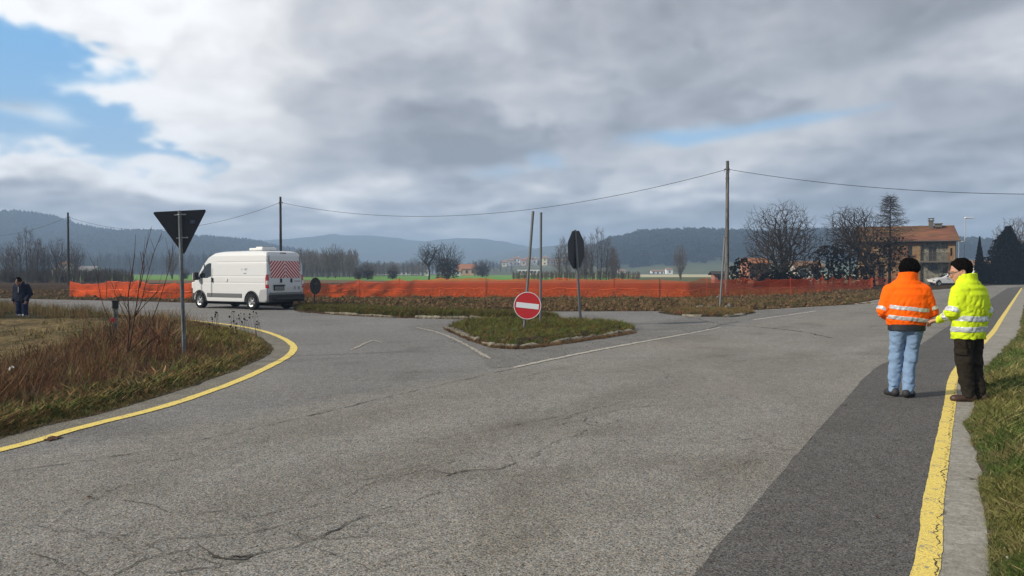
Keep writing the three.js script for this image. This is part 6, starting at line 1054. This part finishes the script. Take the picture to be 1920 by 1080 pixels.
  part('iris', [-1, 1].map((s) => new THREE.SphereGeometry(.006, 8, 6).translate(s * .032, .142, -.0945)), M(.02, .012, .008, .3), em);
  if (o.glasses) { const g = []; for (const s of [-1, 1]) { const r = new THREE.TorusGeometry(.024, .0026, 6, 24); r.scale(1.1, .75, 1); r.translate(s * .034, .14, -.118); g.push(r); g.push(rod(V(s * .06, .145, -.115), V(s * .083, .145, .01), .0028, .0028, 6)); } g.push(rod(V(-.009, .143, -.12), V(.009, .143, -.12), .0025, .0025, 6)); const e = part('glasses', g, plasticBlack, t); e.position.copy(em.position); e.scale.setScalar(HS); e.rotation.copy(em.rotation); }
  return t;
}
// man in orange
person({
  label: 'person in orange high visibility jacket and light blue jeans, back turned, standing on the road', pos: [5.06, 0, -10.1], turn: -.22, folds: .9, hem: 1,
  head: { pivot: [.03, 1.465, -.035], pitch: -.38, yaw: -.25, roll: -.04 },
  torso: [[.915, .225, .165, 0], [.95, .25, .185, .005], [1.05, .262, .19, .01], [1.2, .268, .185, .012], [1.30, .256, .17, .01], [1.39, .235, .145, 0], [1.46, .18, .122, -.01], [1.53, .105, .098, -.02]],
  arms: [[[-.20, 1.355, .0], [-.285, 1.10, .02], [-.2, 1.03, -.24]], [[.20, 1.355, .0], [.295, 1.10, .0], [.225, 1.05, -.27]]], sleeve: [.09, .074, .058],
  hands: [{ w: [-.18, 1.02, -.26], dir: [.55, .0, -.8], nor: [-.3, .9, 0], curl: .7, side: 1 }, { w: [.215, 1.05, -.29], dir: [-.1, .1, -1], nor: [.4, .9, 0], curl: .6, side: -1 }],
  collar: [.012, 1.53, -.015], jacket: M(.96, .13, .003, .8), bands: [[1.135, .027, .10], [1.005, .027, .10]], armBands: [[1, 0, .86, .026], [0, 0, .9, .026]],
  shirt: [.895, .045], legs: [[[-.085, .93, .0], [-.115, .5, -.03], [-.15, .08, .02]], [[.085, .93, .01], [.05, .5, .0], [-.005, .08, .1]]], trouser: [.117, .078, .062],
  trouserName: 'jeans', trouserMat: new THREE.MeshStandardMaterial({ color: new THREE.Color().setRGB(.17, .26, .40), roughness: .95 }), waist: .885, seat: [0, 0, .02], feet: [[[-.15, 0, .02], .25], [[-.005, 0, .1], -.55]], shoe: M(.018, .018, .02, .7), hairMat: hairBlack, hair: hairF(.135, 1.2)
});
// man in yellow
person({
  label: 'person in yellow high visibility jacket, glasses and dark trousers, standing by the grass', pos: [5.64, 0, -9.72], turn: .5, folds: 1.15,
  head: { pivot: [-.01, 1.46, -.05], pitch: -.28, yaw: .68, roll: 0 },
  torso: [[.775, .226, .175, 0], [.85, .232, .18, 0], [1.0, .24, .185, .005], [1.2, .252, .183, .01], [1.31, .254, .17, .01], [1.39, .235, .145, 0], [1.46, .18, .122, -.015], [1.53, .105, .098, -.03]],
  arms: [[[-.195, 1.36, -.01], [-.25, 1.12, -.04], [-.205, 1.01, -.24]], [[.20, 1.355, .0], [.272, 1.10, .05], [.268, .89, -.06]]], sleeve: [.09, .074, .058],
  hands: [{ w: [-.2, 1.0, -.265], dir: [-.1, -.25, -1], nor: [.2, 1, 0], curl: .45, side: 1 }, { w: [.266, .865, -.075], dir: [0, -1, -.2], nor: [1, 0, .1], curl: .5, side: -1 }],
  collar: [-.005, 1.515, -.03], jacket: M(.58, .74, .02, .8), bands: [[1.03, .034, 0], [.90, .034, 0]], armBands: [[0, 0, .92, .033], [1, 0, .93, .033], [1, 1, .45, .03], [0, 1, .5, .03]], bandMat: M(.56, .60, .63, .35, { metalness: .2 }),
  legs: [[[-.085, .9, 0], [-.065, .49, -.02], [-.045, .09, .03]], [[.09, .9, 0], [.10, .49, .0], [.13, .09, .07]]], trouser: [.122, .092, .07], trouserMat: M(.022, .018, .013, .95), waist: .9, pocket: [-.13, .68, 0],
  feet: [[[-.045, 0, .03], .75], [[.13, 0, .07], .35]], shoe: M(.045, .022, .014, .5), glasses: 1, hair: hairF(.10, 1.04), hairMat: M(.004, .003, .0025, .95, { specularIntensity: .1 })
});
// the paper they look at
{ const g = new THREE.PlaneGeometry(.3, .21, 8, 6), p = g.attributes.position; for (let i = 0; i < p.count; i++) p.setZ(i, .02 * Math.sin(p.getX(i) * 9)); g.rotateX(-1.2); g.computeVertexNormals(); const s = single('paper_sheet', g, M(.55, .46, .36, .9, { side: THREE.DoubleSide }), 'paper sheet held between the person in orange and the person in yellow', 'paper'); s.position.set(5.31, .985, -10.09); s.rotation.y = .45; }
// person in navy on the left
{
  const x = (41 - 960) / F * 28; person({
    label: 'person in navy work clothes and dark cap looking down, at the far left edge', pos: [x, -.22, -28], turn: Math.PI - .1, folds: .9,
    head: { pivot: [0, 1.37, -.06], pitch: -.8, yaw: .1, roll: 0 },
    torso: [[.78, .24, .18, 0], [.95, .25, .185, 0], [1.15, .265, .18, .0], [1.28, .25, .16, -.02], [1.36, .2, .12, -.03], [1.42, .1, .09, -.05]],
    arms: [[[-.215, 1.31, -.02], [-.30, 1.05, .03], [-.25, .84, -.1]], [[.215, 1.31, -.02], [.30, 1.05, .03], [.26, .82, -.1]]], sleeve: [.095, .078, .062],
    hands: [{ w: [-.24, .81, -.11], dir: [.1, -1, -.2], nor: [-1, 0, -.2], curl: .6 }, { w: [.255, .79, -.11], dir: [-.1, -1, -.2], nor: [1, 0, -.2], curl: .6, side: -1 }],
    collar: [0, 1.415, -.04], jacket: M(.008, .011, .026, .8), bands: [], legs: [[[-.1, .9, 0], [-.12, .49, -.02], [-.12, .09, .02]], [[.1, .9, 0], [.12, .49, -.02], [.13, .09, .02]]], trouser: [.12, .09, .078], trouserMat: M(.010, .017, .05, .9), waist: .9,
    feet: [[[-.12, 0, .02], .2], [[.13, 0, .02], -.2]], shoe: M(.02, .02, .02, .7), hair: hairF(.06), skin: skinDark
  });
  const t = scene.children.at(-1);
  part('zip', [box(.012, .2, .01, 0, 1.2, -.186)], M(.5, .5, .5, .5), t);
  for (const s of [-1, 1]) part('reflective_band', [new THREE.CylinderGeometry(.091, .091, .05, 20, 1, true).translate(s * .12, .3, 0)], M(.6, .62, .64, .4), t);
}
const families = { utility_pole: 'utility poles along the field', overhead_cable: 'overhead cables between the utility poles', rock: 'pale rocks and stones by the roadside', leaf: 'dry leaves lying on the road', street_lamp: 'street lamps beyond the bend', village_house: 'houses of the far village', bare_tree: 'bare winter trees around the fields', bare_poplar: 'bare poplar clumps across the field', bushy_tree: 'shrubs and bushy trees around the old house', cypress: 'cypresses on and below the right hill', pine: 'round trees on the crest of the right hill', house: 'scattered houses in the valley', sign_post: 'bare sign posts on the islands', mesh_fence: 'orange mesh fences', villa: 'white villas on the hill crest', litter: 'scraps of litter' };
for (const o of scene.children) { const g = families[o.name.replace(/_\d{3}$/, '')]; if (g && o.userData.category) o.userData.group = g; }
scene.traverse((o) => { if (o.isMesh) o.castShadow = o.receiveShadow = true; });
renderer.render(scene, camera);
